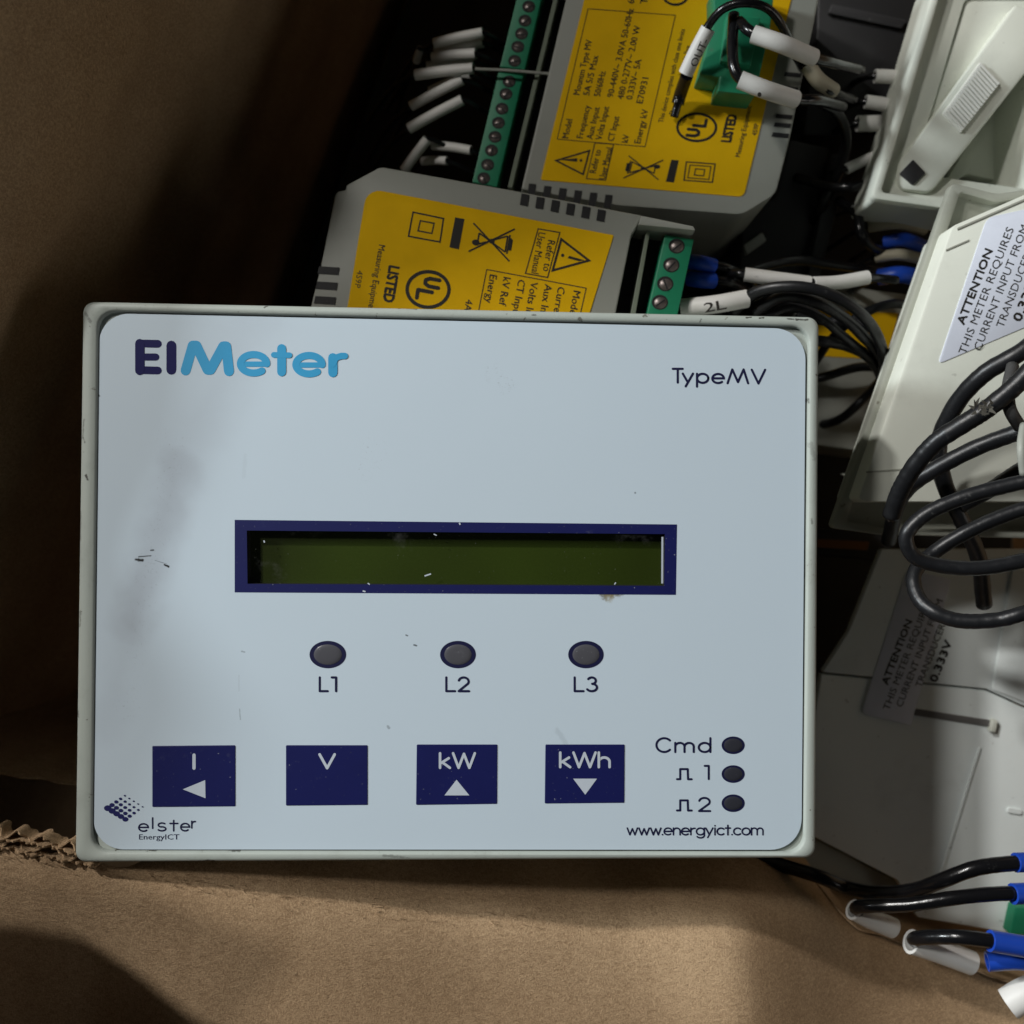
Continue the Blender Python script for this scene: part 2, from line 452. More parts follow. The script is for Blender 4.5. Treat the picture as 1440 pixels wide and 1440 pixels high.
# floor, far wall, right wall
bm = BM(); fl = [(wall_x(-.10), -.10), (wall_x(.29), .29), (.31, .40), (.41, -.13)]
loft(bm, [[(x, y, FLOOR - .004) for x, y in fl], [(x, y, FLOOR) for x, y in fl]]); obj('bottom', bm, m_card, box)
bm = BM(); obox(bm, (0, 0, FLOOR - .012), (4, 0, 0), (0, 4, 0), (0, 0, .012)); g_ = obj('floor', bm, paint('dark_floor', (.03, .027, .025), .7), kind='structure')
g_['label'] = 'dark floor under the cardboard box'
bm = BM(); obox(bm, (.145, .3135, -.18), (.49, .147, 0), (-.0013, .004, 0), (0, 0, .36)); obj('far_wall', bm, m_card, box)
def rw(y): return .335 - .15 * (y - .05) / .52
bm = BM(); obox(bm, (rw(.165), .165, -.165), (.004, 0, 0), (-.083, .29, 0), (0, 0, .39)); obj('right_wall', bm, m_card, box)
bm = BM(); obox(bm, (rw(-.09) + .001, -.09, -.1275), (.004, 0, 0), (-.062, .22, 0), (0, 0, .465)); obj('right_wall', bm, m_card, box)  # this half raised out of view to block the right-hand fill light
# unseen far flap, added to keep the main lamp off the yellow modules
bm = BM(); obox(bm, (-.155, .256, .085), (.17, .05, 0), (-.0013, .004, 0), (0, .01, .19)); obj('far_shade_flap', bm, m_card, box)
# near wall, its corrugated rim and the flap folded outwards
RIM = [(-900, 1090), (0, 1193), (180, 1230), (400, 1266), (640, 1298), (900, 1308), (1100, 1306), (1190, 1310), (1300, 1345), (1400, 1385), (1800, 1540)]
def rim_l(u):
    for (a, b), (c, d) in zip(RIM, RIM[1:]):
        if u <= c: return b + (d - b) * (u - a) / (c - a)
    return RIM[-1][1]
def rim_v(u): return sum(rim_l(u + k * 14) for k in range(-4, 5)) / 9
def rim_z(u): return -.003 - .016 * sstep((u - 60) / 900) - .028 * sstep((u - 1020) / 260)
SHADE_LINE = [(-700, 1240), (-300, 1262), (0, 1281), (60, 1283), (130, 1297), (210, 1335), (300, 1383), (420, 1440), (600, 1520), (1000, 1700)]
def past_shade_line(u, v):
    """signed distance in photo pixels past the shadow line where the flap dips to darken"""
    for (a, b), (c, d) in zip(SHADE_LINE, SHADE_LINE[1:]):
        if a <= u <= c:
            m = (d - b) / (c - a); return (v - (b + m * (u - a))) / math.sqrt(1 + m * m)
    return -500
def xyz_rim(u, dv=0, dz=0):
    z = rim_z(u); p = P(u, rim_v(u) + dv, z); p.z += dz; return p
def flap_point(u, t):
    v = rim_v(u) + max(t, 0) * 420 + min(t, 0) * 640 * sstep((u - 160) / 160) * (1 - sstep((u - 1130) / 110))
    zz = rim_z(u)
    edge = min(1, max(t, 0) * 9)
    fall = -.0012 * (1 - edge) ** 2 * 2 - (1.5 * min(t, 0) ** 2 - .05 * min(t, 0)) * sstep((u - 160) / 160)
    fall += .022 * max(0, t - .08) ** 1.2 * sstep((u - 100) / 250) - .006 * max(0, t - .1) * (1 - sstep((u - 100) / 250))
    cd_ = past_shade_line(u, v)
    fall += -.12 * K(zz) * (math.sqrt(cd_ * cd_ + 30) + cd_) / 2  # small dip added past the shadow line to darken the flap
    wav = .0009 * math.sin(u / 37 + 1.5 * math.sin(v / 60)) * math.exp(-t * 4) * sstep((u - 420) / 300)
    wav += .0007 * math.sin(u / 120 + v / 80) + .0010 * math.exp(-((u - 52 - (v - 1200) * .25) / 16) ** 2) * math.exp(-((v - 1240) / 60) ** 2)
    p = P(u, v, zz); p.z += fall + wav; return p
bm = BM(); gr = []; NU, NV = 260, 130
for i in range(NU + 1):
    gr.append([bm.verts.new(flap_point(-560 + 2260 * i / NU, -.16 + 1.96 * k / NV)) for k in range(NV + 1)])
for i in range(NU):
    for k in range(NV): bm.faces.new((gr[i][k], gr[i + 1][k], gr[i + 1][k + 1], gr[i][k + 1]))
obj('folded_flap', bm, m_card, box, 80)
bm = BM(); gr = []
for i in range(NU + 1):
    u = -560 + 2260 * i / NU
    a = xyz_rim(u, -46 - 61 * sstep((u - 160) / 160) + 100 * sstep((u - 1100) / 120), -.032 - .014 * sstep((u - 160) / 160) + .043 * sstep((u - 1100) / 120) + .0008 * math.sin(i * .9)); b = a.copy(); b.z = FLOOR
    gr.append((bm.verts.new(a), bm.verts.new(b)))
for i in range(NU): bm.faces.new((gr[i][0], gr[i + 1][0], gr[i + 1][1], gr[i][1]))
bm.normal_update(); bmesh.ops.solidify(bm, geom=bm.faces[:], thickness=.0005)
nw = obj('near_wall', bm, m_card, box, 60)
def edge_sheet(name, off, amp, per, thick, dz, ph):
    bm = BM(); gr = []
    n = 200
    for i in range(n + 1):
        u = -200 + 335 * i / n
        tear = .0006 * math.sin(u * .13 + ph) + .0005 * math.sin(u * .31 + ph * 2) + .0004 * math.sin(u * .71)
        a = xyz_rim(u, off + amp * math.sin(u / per * 2 * math.pi + ph + .8 * math.sin(u * .05)), dz + tear)
        b = a.copy(); b.z -= .005
        gr.append((bm.verts.new(a), bm.verts.new(b)))
    for i in range(n): bm.faces.new((gr[i][0], gr[i + 1][0], gr[i + 1][1], gr[i][1]))
    bm.normal_update(); bmesh.ops.solidify(bm, geom=bm.faces[:], thickness=thick)
    return obj(name, bm, m_card, box, 60)
edge_sheet('flute', -24, 5.5, 34, .00032, -.0006, 0)
edge_sheet('middle_liner', -16, 1.2, 90, .0004, -.0002, 1)
edge_sheet('flute', -9, 6, 46, .00032, -.0008, 2)
edge_sheet('outer_liner', -1.5, 1.0, 60, .0004, -.0004, 3)
# worn paper fibres curling up along the fold
bm = BM()
for i in range(260):
    u = random.uniform(-60, 140) if i < 80 else random.uniform(60, 760)
    t = random.gauss(0, .018) if u > 90 else random.uniform(-.01, .03)
    p = flap_point(u, t); p.z += .00012; L = random.uniform(.0006, .0018) * (1.4 if u < 90 else 1)
    a = random.uniform(-.9, .5); d = Vector((math.cos(a), math.sin(a) * .5, random.uniform(.05, .5))) * L
    n_ = Vector((-d.y, d.x, .3 * L)).normalized() * random.uniform(.00008, .00025)
    v = [bm.verts.new(q) for q in (p - n_, p + n_, p + d + n_ * .5, p + d * 1.3)]
    bm.faces.new(v)
obj('torn_paper_fibre', bm, m_card, box, kind='stuff')
# unseen side flap, shaped to cast the shadow edge at the lower left
bm = BM()
top = []; bot = []
for u, v, t in ((-200, 1270, .03), (0, 1279, .030), (60, 1283, .032), (130, 1297, .036), (210, 1335, .044), (300, 1383, .050), (420, 1440, .056), (480, 1468, .061)):
    p = flap_point(u, (v - rim_v(u)) / 420) + Vector((-.9, 1.02, 1.0)) * t
    top.append(tuple(p)); bot.append((p.x - .035, p.y - .11, p.z - .004))
ra = [[bm.verts.new(Vector(a).lerp(Vector(b), t)) for a, b in zip(top, bot)] for t in (0, .25, .5, .75, 1)]
for p, q in zip(ra, ra[1:]):
    for i in range(7): bm.faces.new((p[i], p[i + 1], q[i + 1], q[i]))
stem = [bm.verts.new((wall_x(y), y, .008)) for y in (-.075, -.10, -.13, -.16)]
up_ = [ra[k][0] for k in (1, 2, 3, 4)]
for i in range(3): bm.faces.new((stem[i], stem[i + 1], up_[i + 1], up_[i]))
bm.normal_update(); bmesh.ops.solidify(bm, geom=bm.faces[:], thickness=.003)
obj('side_shade_flap', bm, m_card, box)

# ================================================================== THE METER
ZF = -.0008                                   # front sheet
meter = thing('energy_meter', 'white fronted energy meter with small display and four navy buttons', 'meter', P(630, 820, -.052))
OUT = [(115, 423), (1153, 445), (1148, 1208), (104, 1214)]
INN = [(137, 437), (1138, 459), (1131, 1200), (128, 1198)]
bm = BM()
k0 = K(0)
BODY = [(125, 498), (985, 515), (990, 457), (1143, 460), (1138, 1198), (114, 1204)]
bb_ = BM(); slab(bb_, BODY, 0, -.052, 8, 0, 3); bmesh.ops.translate(bb_, verts=[v for v in bb_.verts if v.co.z > -.01], vec=(0, 0, -.0125)); obj('back_body', bb_, m_case, meter, 40)
L = [lift(rounded(OUT, 16, 6), 0, -.012), lift(rounded(OUT, 16, 6), 0, -.0012), lift(rounded(inset(OUT, 1.5), 15, 6), 0, -.0004),
     lift(rounded(inset(OUT, 5), 13, 6), 0, 0), lift(rounded(inset(INN, -3), 27, 6), 0, 0), lift(rounded(INN, 24, 6), 0, -.0004),
     lift(rounded(inset(INN, .5), 24, 6), 0, -.0016), lift(rounded(inset(INN, 14), 24, 6), 0, -.0016), lift(rounded(inset(INN, 14), 24, 6), 0, -.012)]
loft(bm, L, True, False)
# dedicated bezel material with grime along the edges
s = M('bezel_plastic')
big = s.ramp(s.noise(55, 5, .7), .50, .72); fine = s.ramp(s.noise(1300, 5, .75), .56, .68)
spot = s.ramp(s.noise(430, 3, .6), .68, .73); edge = s.ramp(s.noise(200, 4, .7, stretch=((.2, .2, 3), (0, 0, 0))), .60, .68)
d = s.math('MULTIPLY', fine, s.math('MULTIPLY', big, .75)); d = s.math('MAXIMUM', d, s.math('MULTIPLY', spot, .8))
d = s.math('MAXIMUM', d, s.math('MULTIPLY', big, .16)); d = s.math('MAXIMUM', d, s.math('MULTIPLY', s.math('MULTIPLY', edge, fine), .8))
s.set(s.mix(d, s.mix(s.noise(30, 3), (.45, .50, .46), (.51, .555, .505)), (.11, .10, .075)), .5, .35)
def chip(a, b, w, amt=1.0, col=(.035, .03, .025)):
    pa, pb = P(*a, 0) - wl(meter), P(*b, 0) - wl(meter)
    dd = s.math('ADD', s.seg((pa.x, pa.y), (pb.x, pb.y)), s.math('MULTIPLY', s.math('SUBTRACT', s.noise(1100, 3, .7), .5), w * 3.2 * K(0)))
    return s.mix(s.math('MULTIPLY', s.ramp(dd, w * K(0), w * K(0) * .2), amt), cc, col)
cc = s.mix(d, s.mix(s.noise(30, 3), (.35, .39, .36), (.40, .435, .395)), (.10, .09, .07))
for a, b, w, am in (((1050, 447), (1056, 446), 1.6, .9), ((1068, 447), (1074, 447), 1.6, .9), ((1108, 448), (1116, 449), 1.8, .9), ((1120, 449), (1136, 450), 2, .9), ((372, 432), (375, 430), 1.5, .8),
                    ((410, 428), (478, 430), 1.4, .55), ((560, 433), (562, 433), 1.8, .8), ((572, 433), (585, 434), 1.5, .7), ((748, 443), (753, 443), 2.2, .8), ((986, 449), (984, 453), 1.5, .6), ((120, 440), (128, 452), 3, .5),
                    ((121, 668), (123, 674), 2.4, .9), ((118, 590), (116, 615), 2, .5), ((117, 616), (119, 622), 2, .6), ((113, 720), (112, 760), 1.8, .35), ((113, 860), (112, 880), 2.2, .5), ((109, 1000), (110, 1008), 2, .5),
                    ((268, 1213), (300, 1211), 2.6, .95), ((205, 1197), (218, 1197), 1.6, .7), ((320, 1197), (336, 1198), 1.6, .7), ((385, 1196), (398, 1195), 1.6, .7), ((496, 1194), (598, 1193), 1.4, .85), ((600, 1192), (612, 1194), 2.2, .9), ((540, 1203), (575, 1206), 2.6, .45),
                    ((944, 1190), (1040, 1191), 1.4, .8), ((946, 1190), (948, 1191), 2.4, .9), ((1136, 560), (1138, 566), 2.2, .7), ((1140, 625), (1146, 645), 5, .30), ((1141, 730), (1142, 736), 2.2, .5), ((1150, 1206), (1120, 1209), 1.6, .5)):
    cc = chip(a, b, w, am)
s.set(cc, .5, .35)
s.bump(s.noise(1800, 3, .7), .00006, .6)
obj('case', bm, s.m, meter, 50)
FP = [(139.5, 440), (1133, 462.5), (1127, 1195), (131, 1194.5)]
WIN = [(347, 746), (935, 751), (934, 824), (348, 821)]
# front sheet with scuff specks, the wall's soft shadow edge painted grey, ink-black nicks and a brown spot (object coordinates = metres from the meter's base)
base = wl(meter)
def loc(u, v, z=ZF): p = P(u, v, z) - base; return (p.x, p.y)
s = M('front_sheet')
kk = K(ZF)
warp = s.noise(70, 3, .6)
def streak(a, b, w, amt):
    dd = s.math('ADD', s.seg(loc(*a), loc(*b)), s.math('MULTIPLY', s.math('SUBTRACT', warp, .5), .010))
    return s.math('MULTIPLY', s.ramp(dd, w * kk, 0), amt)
shade_band = s.math('MAXIMUM', streak((360, 440), (250, 660), 66, .14), streak((250, 660), (185, 880), 50, .36))  # soft shadow edge of the box wall, put into the sheet colour
shade_band = s.math('MAXIMUM', shade_band, streak((185, 880), (150, 1010), 46, .12))
shade_band = s.math('MULTIPLY', shade_band, s.math('ADD', .72, s.math('MULTIPLY', s.noise(160, 5, .7), .5)))
spk = s.math('MULTIPLY', s.ramp(s.noise(1500, 4, .7), .58, .72), s.math('MAXIMUM', streak((240, 620), (180, 990), 34, .34), streak((527, 625), (522, 655), 20, .32)))
spk = s.math('MAXIMUM', spk, s.math('MULTIPLY', s.ramp(s.noise(1300, 4, .7), .54, .66), streak((696, 528), (712, 540), 14, .3)))
c = s.mix(s.noise(14, 2), (.490, .575, .645), (.515, .605, .675))
c = s.mix(shade_band, c, (.215, .215, .245)); c = s.mix(spk, c, (.12, .12, .13))
def nick(a, b, w, amt=1.0, col=(.015, .015, .015), fc=.5):
    global c
    dd = s.math('ADD', s.seg(loc(*a), loc(*b)), s.math('MULTIPLY', s.math('SUBTRACT', s.noise(900, 3, .7), .5), w * 1.5 * kk))
    c = s.mix(s.math('MULTIPLY', s.ramp(dd, w * kk, w * kk * .3), amt), c, col)
for a, b, w, am in (((191, 787), (200, 788), 3.2, 1), ((195, 783), (212, 781.5), 1.3, .8), ((231, 794), (237, 797), 2, 1), ((212, 774), (216, 773.5), 1.4, .8), ((218, 788), (234, 793), .8, .5),
                    ((893, 693), (893.6, 693), 2.1, .7), ((139, 556), (140, 557), 2, .7), ((571, 893), (573, 894), 1.6, .8), ((582, 907), (586, 908), 1.8, .8), ((337, 997), (338, 1012), 1.1, .35),
                    ((545, 1021), (547, 1024), 2.4, .4), ((340, 916), (344, 917), 1.6, .4), ((783, 1026), (795, 1044), 5, .12), ((336, 950), (336, 972), 1, .12), ((345, 640), (343, 670), 4, .05)):
    nick(a, b, w, am)
nick((850, 833), (868, 830), 12, .8, (.10, .075, .02)); nick((857, 838), (859, 840), 9, .45, (.25, .19, .06))
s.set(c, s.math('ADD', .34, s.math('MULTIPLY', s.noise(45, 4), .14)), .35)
s.bump(s.math('ADD', s.noise(35, 3, .5), s.math('MULTIPLY', s.noise(2600, 2, .6), .12)), .00012, .35)
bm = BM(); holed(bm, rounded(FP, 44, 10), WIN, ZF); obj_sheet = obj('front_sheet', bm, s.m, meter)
# sheet edge: a thin skirt so the sheet has thickness
bm = BM(); q = rounded(FP, 44, 10); loft(bm, [lift(q, ZF, ZF - .00002), lift(q, ZF, ZF - .0006)], False, False); obj('sheet_edge', bm, m_pale, obj_sheet)
ZP = ZF + .00004
def print_word(s_, u0, u1, vb, cap, sw, mat, slope=.012, gap=.16, parent=None, z=ZP):
    bm = BM(); word(bm, s_, u0, u1, vb, cap, sw, z, slope, gap); return obj('lettering', bm, mat, parent or obj_sheet)
# heading
def letters(items, mat):
    for ch, u0, u1, vb, cap, sw in items:
        bm = BM(); word(bm, ch, u0, u1, vb, cap, sw, ZP, .012); obj('lettering', bm, mat, obj_sheet)
bm = BM()
ribbon(bm, [(227 - 5, 483.5), (198, 483), (198, 520.5), (222, 521)], 11, ZP)
ribbon(bm, [(200, 502), (219, 502)], 10, ZP + 2e-5); ribbon(bm, [(241, 486), (241, 520)], 14, ZP)
ribbon(bm, [(196.5, 483), (196.5, 521)], 13, ZP + 4e-5)
obj('lettering', bm, paint('deep_navy_ink', (.008, .008, .070), .55, 0, .15), obj_sheet)
bm = BM()
ribbon(bm, [(261, 521), (271, 486), (276, 486), (292, 520), (296, 520), (314, 487), (318, 487), (322, 522)], 14, ZP)
for u0 in (333, 411):
    cx, cy = u0 + 23.5, 511.5 + (u0 - 333) * .016
    ribbon(bm, [(u0 + 5, cy + .5), (u0 + 42, cy + .5)], 7.5, ZP + 2e-5)
    ribbon(bm, [(cx + 18.5 * math.cos(R(a)), cy - 13 * math.sin(R(a))) for a in range(0, 311, 10)], 10, ZP + 4e-5)
ribbon(bm, [(396, 490), (396, 523)], 12.5, ZP + 6e-5); ribbon(bm, [(385, 499), (407, 499.5)], 8, ZP + 8e-5)
ribbon(bm, [(468, 503), (468, 524)], 13, ZP + 6e-5); ribbon(bm, [(468, 512), (472, 503), (480, 500.5), (485, 500.5)], 9, ZP + 9e-5)
obj('lettering', bm, m_cyan, obj_sheet)
bm = BM()
for ch, a, b in (('T', 944.5, 961.5), ('y', 958.5, 976), ('p', 978.5, 997.5), ('e', 1000, 1019.5), ('M', 1021.5, 1053.5), ('V', 1055.5, 1077.5)):
    word(bm, ch, a, b, 539.5 + (a - 944) * .012, 22.5, 3.2, ZP)
obj('lettering', bm, m_navyink, obj_sheet)
for t_, a, b, sw in (('L1', 448, 474.5, 3.2), ('L2', 626, 661, 3.2), ('L3', 806.5, 841, 3.2)):
    print_word(t_, a, b, 973.5, 22.5, sw, m_navyink, 0, .22)
bm = BM()
for ch, a, b in (('C', 921.5, 945), ('m', 948, 977), ('d', 981, 1000.5)): word(bm, ch, a, b, 1059, 22.5, 3.1, ZP)
obj('lettering', bm, m_navyink, obj_sheet)
for v0, ch, a, b, vb in ((1080, '1', 989.5, 998.5, 1097), (1124, '2', 981.5, 1000, 1142)):
    bm = BM(); ribbon(bm, [(952, v0 + 15.7), (956.5, v0 + 15.7), (956.5, v0 + 1.5), (967, v0 + 1.5), (967.5, v0 + 15.7), (972.5, v0 + 15.7)], 3, ZP)
    obj('pulse_symbol', bm, m_navyink, obj_sheet)
    print_word(ch, a, b, vb, 21.5, 3.0, m_navyink, 0)
print_word('www.energyict.com', 881, 1074, 1175, 16.5, 2.2, m_navyink, 0.0, .13)
bm = BM()
for ch, a, b, vb, cap in (('e', 194, 209.5, 1170, 18), ('l', 213.5, 216, 1166, 17), ('s', 221, 234.5, 1169.5, 19), ('t', 238, 251, 1169.5, 18), ('e', 253, 267.5, 1169.5, 18), ('r', 268.5, 275.5, 1165.5, 16.5)):
    word(bm, ch, a, b, vb, cap, 2.3, ZP)
obj('lettering', bm, m_navyink, obj_sheet)
bm = BM(); typeset(bm, 'EnergyICT', (194.5, 1180.5), (1, 0), (0, -1), 10.5, ZP, .01, 57.5); obj('lettering', bm, m_navyink, obj_sheet)
# emblem of dots: large and touching at the lower left, fading to pinpricks at the upper right
n_ = 0; m_emblem = paint('emblem_navy_ink', (.016, .018, .095), .5, 0, .2)
for i in range(5):
    for j in range(5):
        u = 151.5 + i * 6.0 + j * 6.2; v = 1136.5 - i * 4.4 + j * 3.9
        r = (5.3, 3.7, 3.0, 2.3, 1.5)[i] * (1 - .05 * j)
        bm = BM(); flat(bm, ellipse(u, v, r, r * .78, 18), ZP + n_ * 3e-6); n_ += 1
        obj('emblem_dot', bm, m_emblem, obj_sheet)
# display
disp = BM(); DO = [(330, 731), (952, 737.5), (950.5, 836.5), (330, 833)]
holed(disp, DO, WIN, ZP); display = obj('display_frame', disp, m_navy, meter)
bm = BM(); loft(bm, [lift(WIN, ZF, ZF - .00001), lift(WIN, ZF, -.0056)], False, False); obj('window_wall', bm, m_black, display)
bm = BM(); flat(bm, inset(WIN, -40), -.0057); obj('screen_surround', bm, paint('black_surround', (.004, .004, .004), .6, 0, .2), display)
s = M('lcd_glass'); g = s.noise(2500, 2, .6)
g2 = s.ramp(s.noise(17, 2, .5), .35, .65)
s.set(s.mix(g2, s.mix(g, (.014, .021, .002), (.021, .032, .003)), s.mix(g, (.021, .036, .002), (.034, .054, .006))), .35, .3)
bm = BM(); a = [(336, 740), (946, 745), (945, 848), (336, 846)]; slab(bm, a, -.0040, -.0056, 0, .5, 1); obj('screen', bm, s.m, display)
bm = BM(); flat(bm, [(930.2, 755), (932.8, 755), (932.6, 820.5), (929.8, 820.5)], ZF - .0004); obj('window_edge', bm, m_pale, display)
# clear window pane
s = M('clear_window'); nt = s.nt; tr = s.n('ShaderNodeBsdfTransparent'); gl = s.n('ShaderNodeBsdfGlossy'); gl.inputs['Roughness'].default_value = .12
mx = s.n('ShaderNodeMixShader'); df = s.n('ShaderNodeBsdfDiffuse'); df.inputs[0].default_value = (.5, .5, .48, 1); mx2 = s.n('ShaderNodeMixShader')
mx.inputs[0].default_value = .05; nt.links.new(tr.outputs[0], mx.inputs[1]); nt.links.new(gl.outputs[0], mx.inputs[2])
dust = s.math('MULTIPLY', s.ramp(s.noise(2300, 2, .6), .72, .80), .35)
dust = s.math('MAXIMUM', dust, s.math('MULTIPLY', s.ramp(s.noise(80, 5, .7), .58, .80), .06))
nt.links.new(dust, mx2.inputs[0]); nt.links.new(mx.outputs[0], mx2.inputs[1]); nt.links.new(df.outputs[0], mx2.inputs[2])
nt.links.new(mx2.outputs[0], nt.nodes['Material Output'].inputs[0])
bm = BM(); flat(bm, inset(WIN, -3), ZF - .0003); obj('window_pane', bm, s.m, display)
# a few pale fibres of lint on the display
bm = BM()
for (a, b), w in ((((597, 810), (606, 807)), 2), (((646, 735), (647, 738)), 2), (((517, 820), (520, 822)), 1.6), (((371, 760), (372, 763)), 1.8), (((864, 822), (866, 819)), 1.6), (((610, 751), (614, 753)), 1.4), (((510, 831), (514, 832)), 2)):
    line(bm, a, b, w, ZP + .00008)
obj('lint', bm, m_pale, display, kind='stuff')
# indicator lamps
for u, rx in ((461, 25.8), (644, 25.2), (824, 25)):
    bm = BM(); flat(bm, ellipse(u, 920.5, rx, 19.3, 40), ZP); lamp_o = obj('indicator_lamp', bm, m_navyink, meter)
    bm = BM(); loft(bm, [lift(ellipse(u, 920.5, rx - 6 - d_, 14.3 - d_, 32), ZP, ZP + h_) for d_, h_ in ((0, .00003), (1.2, .0001), (4, .00018), (8, .00022))], False, True)
    obj('lens', bm, m_led, lamp_o, 180)
for v in (1048, 1088.5, 1129.5):
    bm = BM(); flat(bm, ellipse(1031, v, 16.3, 12.4, 36), ZP); lamp_o = obj('indicator_lamp', bm, m_navyink, meter)
    bm = BM(); loft(bm, [lift(ellipse(1031, v, 13 - d_, 9.6 - d_ * .8, 28), ZP, ZP + h_) for d_, h_ in ((0, .00003), (1.2, .0001), (5, .00016))], False, True)
    obj('lens', bm, m_leddark, lamp_o, 180)
# buttons
def button(q, txt, tri):
    bm = BM(); slab(bm, q, ZF + .00013, ZF + .00001, 1, .6, 1); b = obj('button', bm, m_navy, meter)
    z = ZF + .00013 + .00003
    print_word(*txt, m_pale, 0, .17, b, z)
    if tri:
        bm = BM(); flat(bm, tri, z); obj('arrow', bm, m_pale, b)
button([(214, 1049), (331, 1048), (331, 1134), (214, 1135)], ('I', 270.5, 275.5, 1082.5, 23, 4.6), [(257, 1110), (288.5, 1097), (289, 1122.5)])
button([(402, 1048), (517, 1048), (517, 1132), (402, 1133)], ('V', 447.5, 472.5, 1082, 23, 3.8), None)
button([(586, 1047), (699.5, 1047), (699, 1130.5), (585, 1132)], ('kW', 617, 669.5, 1081.5, 24, 3.6), [(642, 1096.5), (625, 1118.5), (660, 1118.5)])
button([(767, 1047), (878.5, 1047), (878, 1129), (766, 1130)], ('kWh', 786, 859, 1080.5, 24, 3.6), [(806, 1095), (839.5, 1095), (823, 1117.5)])

# ================================================================== YELLOW-LABELLED MODULES
def screw(parent, u, v, r, z):
    bm = BM(); flat(bm, ellipse(u, v, r, r * .92, 20), z + .00006); s_ = obj('screw_hole', bm, m_black, parent)
    bm = BM(); loft(bm, [lift(ellipse(u + .5, v + 1, (r - 2.5) * q, (r - 2.5) * q * .9, 16), z, z + h) for q, h in ((1, .0001), (.8, .0004), (.1, .0005))], False, True)
    obj('screw', bm, m_steel, s_, 60)
    a_ = random.uniform(0, 3.1); c_, n_ = Vector((math.cos(a_), math.sin(a_) * .9)) * (r - 3.2), Vector((-math.sin(a_), math.cos(a_) * .9)) * 1.1
    o_ = Vector((u + .5, v + 1)); bm = BM(); flat(bm, [tuple(o_ + c_ + n_), tuple(o_ - c_ + n_), tuple(o_ - c_ - n_), tuple(o_ + c_ - n_)], z + .00054); obj('screw_slot', bm, m_black, parent)
    return s_
def slot(parent, q, z):
    bm = BM(); flat(bm, q, z); return obj('vent_slot', bm, m_black, parent)

# ---- the nearer module, partly under the meter
Z1 = -.029
mod1 = thing('meter_module', 'light grey module with yellow label, partly hidden under the top of the white meter', 'electrical module', P(700, 400, Z1 - .085), 'yellow labelled modules')
CASE1 = [(486, 267), (487, 260), (535, 234), (720, 267), (905, 303), (888, 330), (850, 520), (420, 500), (451, 373), (472, 269)]
bm = BM(); slab(bm, CASE1, Z1, Z1 - .085, [2, 2, 6, 2, 4, 2, 2, 8, 2, 6], 3, 3); obj('case', bm, m_modcase, mod1, 40)
LAB1 = [(515.8, 264.3), (863.2, 330.6), (806, 516), (474, 520)]
bm = BM(); slab(bm, LAB1, Z1 + .00025, Z1 + .00002, [22, 2, 2, 2], .5, 5); lab1 = obj('label', bm, m_yel, mod1, 40)
zi = Z1 + .00030
C8 = lambda x, y: (440 + x * .30556, 220 + y * .30556)
rd1, ud1 = Vector((-.17, .985)), Vector((.982, .187))
def prt(parent, name, f):
    bm = BM(); f(bm); return obj(name, bm, m_ink, parent)
def dbl(bm):
    outline(bm, [C8(458, 252), C8(605, 283), C8(588, 398), C8(436, 370)], 2.2, zi)
    outline(bm, [C8(492, 292), C8(562, 305), C8(550, 358), C8(480, 345)], 2.0, zi)
prt(lab1, 'double_square_symbol', dbl)
def bin_symbol(bm, c, r, u, s_, z):
    """crossed-out wheeled bin; r = its right, u = its up, in photo pixels"""
    f = lambda x, y: tuple(Vector(c) + r * (x * s_) + u * (y * s_))
    for i, (a, b) in enumerate((((-.42, .62), (.30, -.55)), ((.42, .62), (-.30, -.55)), ((-.42, .62), (.42, .62)), ((-.30, -.55), (.30, -.55)),
                 ((-.5, .70), (.5, .70)), ((-.85, .85), (.75, -.85)), ((.85, .85), (-.75, -.85)), ((-.28, .82), (.28, .82)))):
        line(bm, f(*a), f(*b), s_ * .085, z + i * 4e-6)
    flat(bm, [f(.22 + .16 * math.cos(t * .5236), -.62 + .16 * math.sin(t * .5236)) for t in range(12)], z + 5e-5)
    flat(bm, [f(-.12, .12), f(.12, .12), f(.12, -.06), f(-.12, -.06)], z + 6e-5)
    flat(bm, [f(-.34, .80), f(.30, .84), f(.30, .72), f(-.34, .72)], z + 7e-5)
def bsym(bm): bin_symbol(bm, C8(822, 390), rd1 * 1.0, ud1 * 1.28, 27, zi)
prt(lab1, 'bin_symbol', bsym)
prt(lab1, 'bar_symbol', lambda bm: flat(bm, [C8(655, 280), C8(698, 288), C8(672, 428), C8(628, 418)], zi))
def refer(bm):
    outline(bm, [C8(1035, 330), C8(1140, 348), C8(1082, 560), C8(975, 540)], 1.6, zi)
    typeset(bm, 'Refer to', C8(1083, 380), rd1, ud1, 15, zi, .015, 45)
    typeset(bm, 'User Manual', C8(1038, 345), rd1, ud1, 15, zi, .012, 59)
prt(lab1, 'lettering', refer)
def tri1(bm):
    outline(bm, [C8(1282, 481), C8(1140, 372), C8(1096, 532)], 3.2, zi)
    flat(bm, [C8(1250, 478), C8(1180, 457), C8(1172, 468), C8(1225, 482)], zi); flat(bm, ellipse(*C8(1150, 455), 2.4, 2.4, 10), zi)
prt(lab1, 'warning_triangle', tri1)
def ul(bm, c, a, b, w, rd, ud, s_, z):
    ring(bm, c[0], c[1], a, b, w, z)
    f = lambda x, y: tuple(Vector(c) + rd * (x * s_) + ud * (y * s_))
    ribbon(bm, [f(-.62, .55), f(-.62, 0), f(-.50, -.22), f(-.30, -.22), f(-.18, 0), f(-.18, .55)], s_ * .22, z)
    ribbon(bm, [f(.12, .25), f(.12, -.55), f(.58, -.55)], s_ * .22, z)
prt(lab1, 'certification_mark', lambda bm: ul(bm, C8(530, 612), 32, 27.5, 5, rd1, ud1, 25, zi))
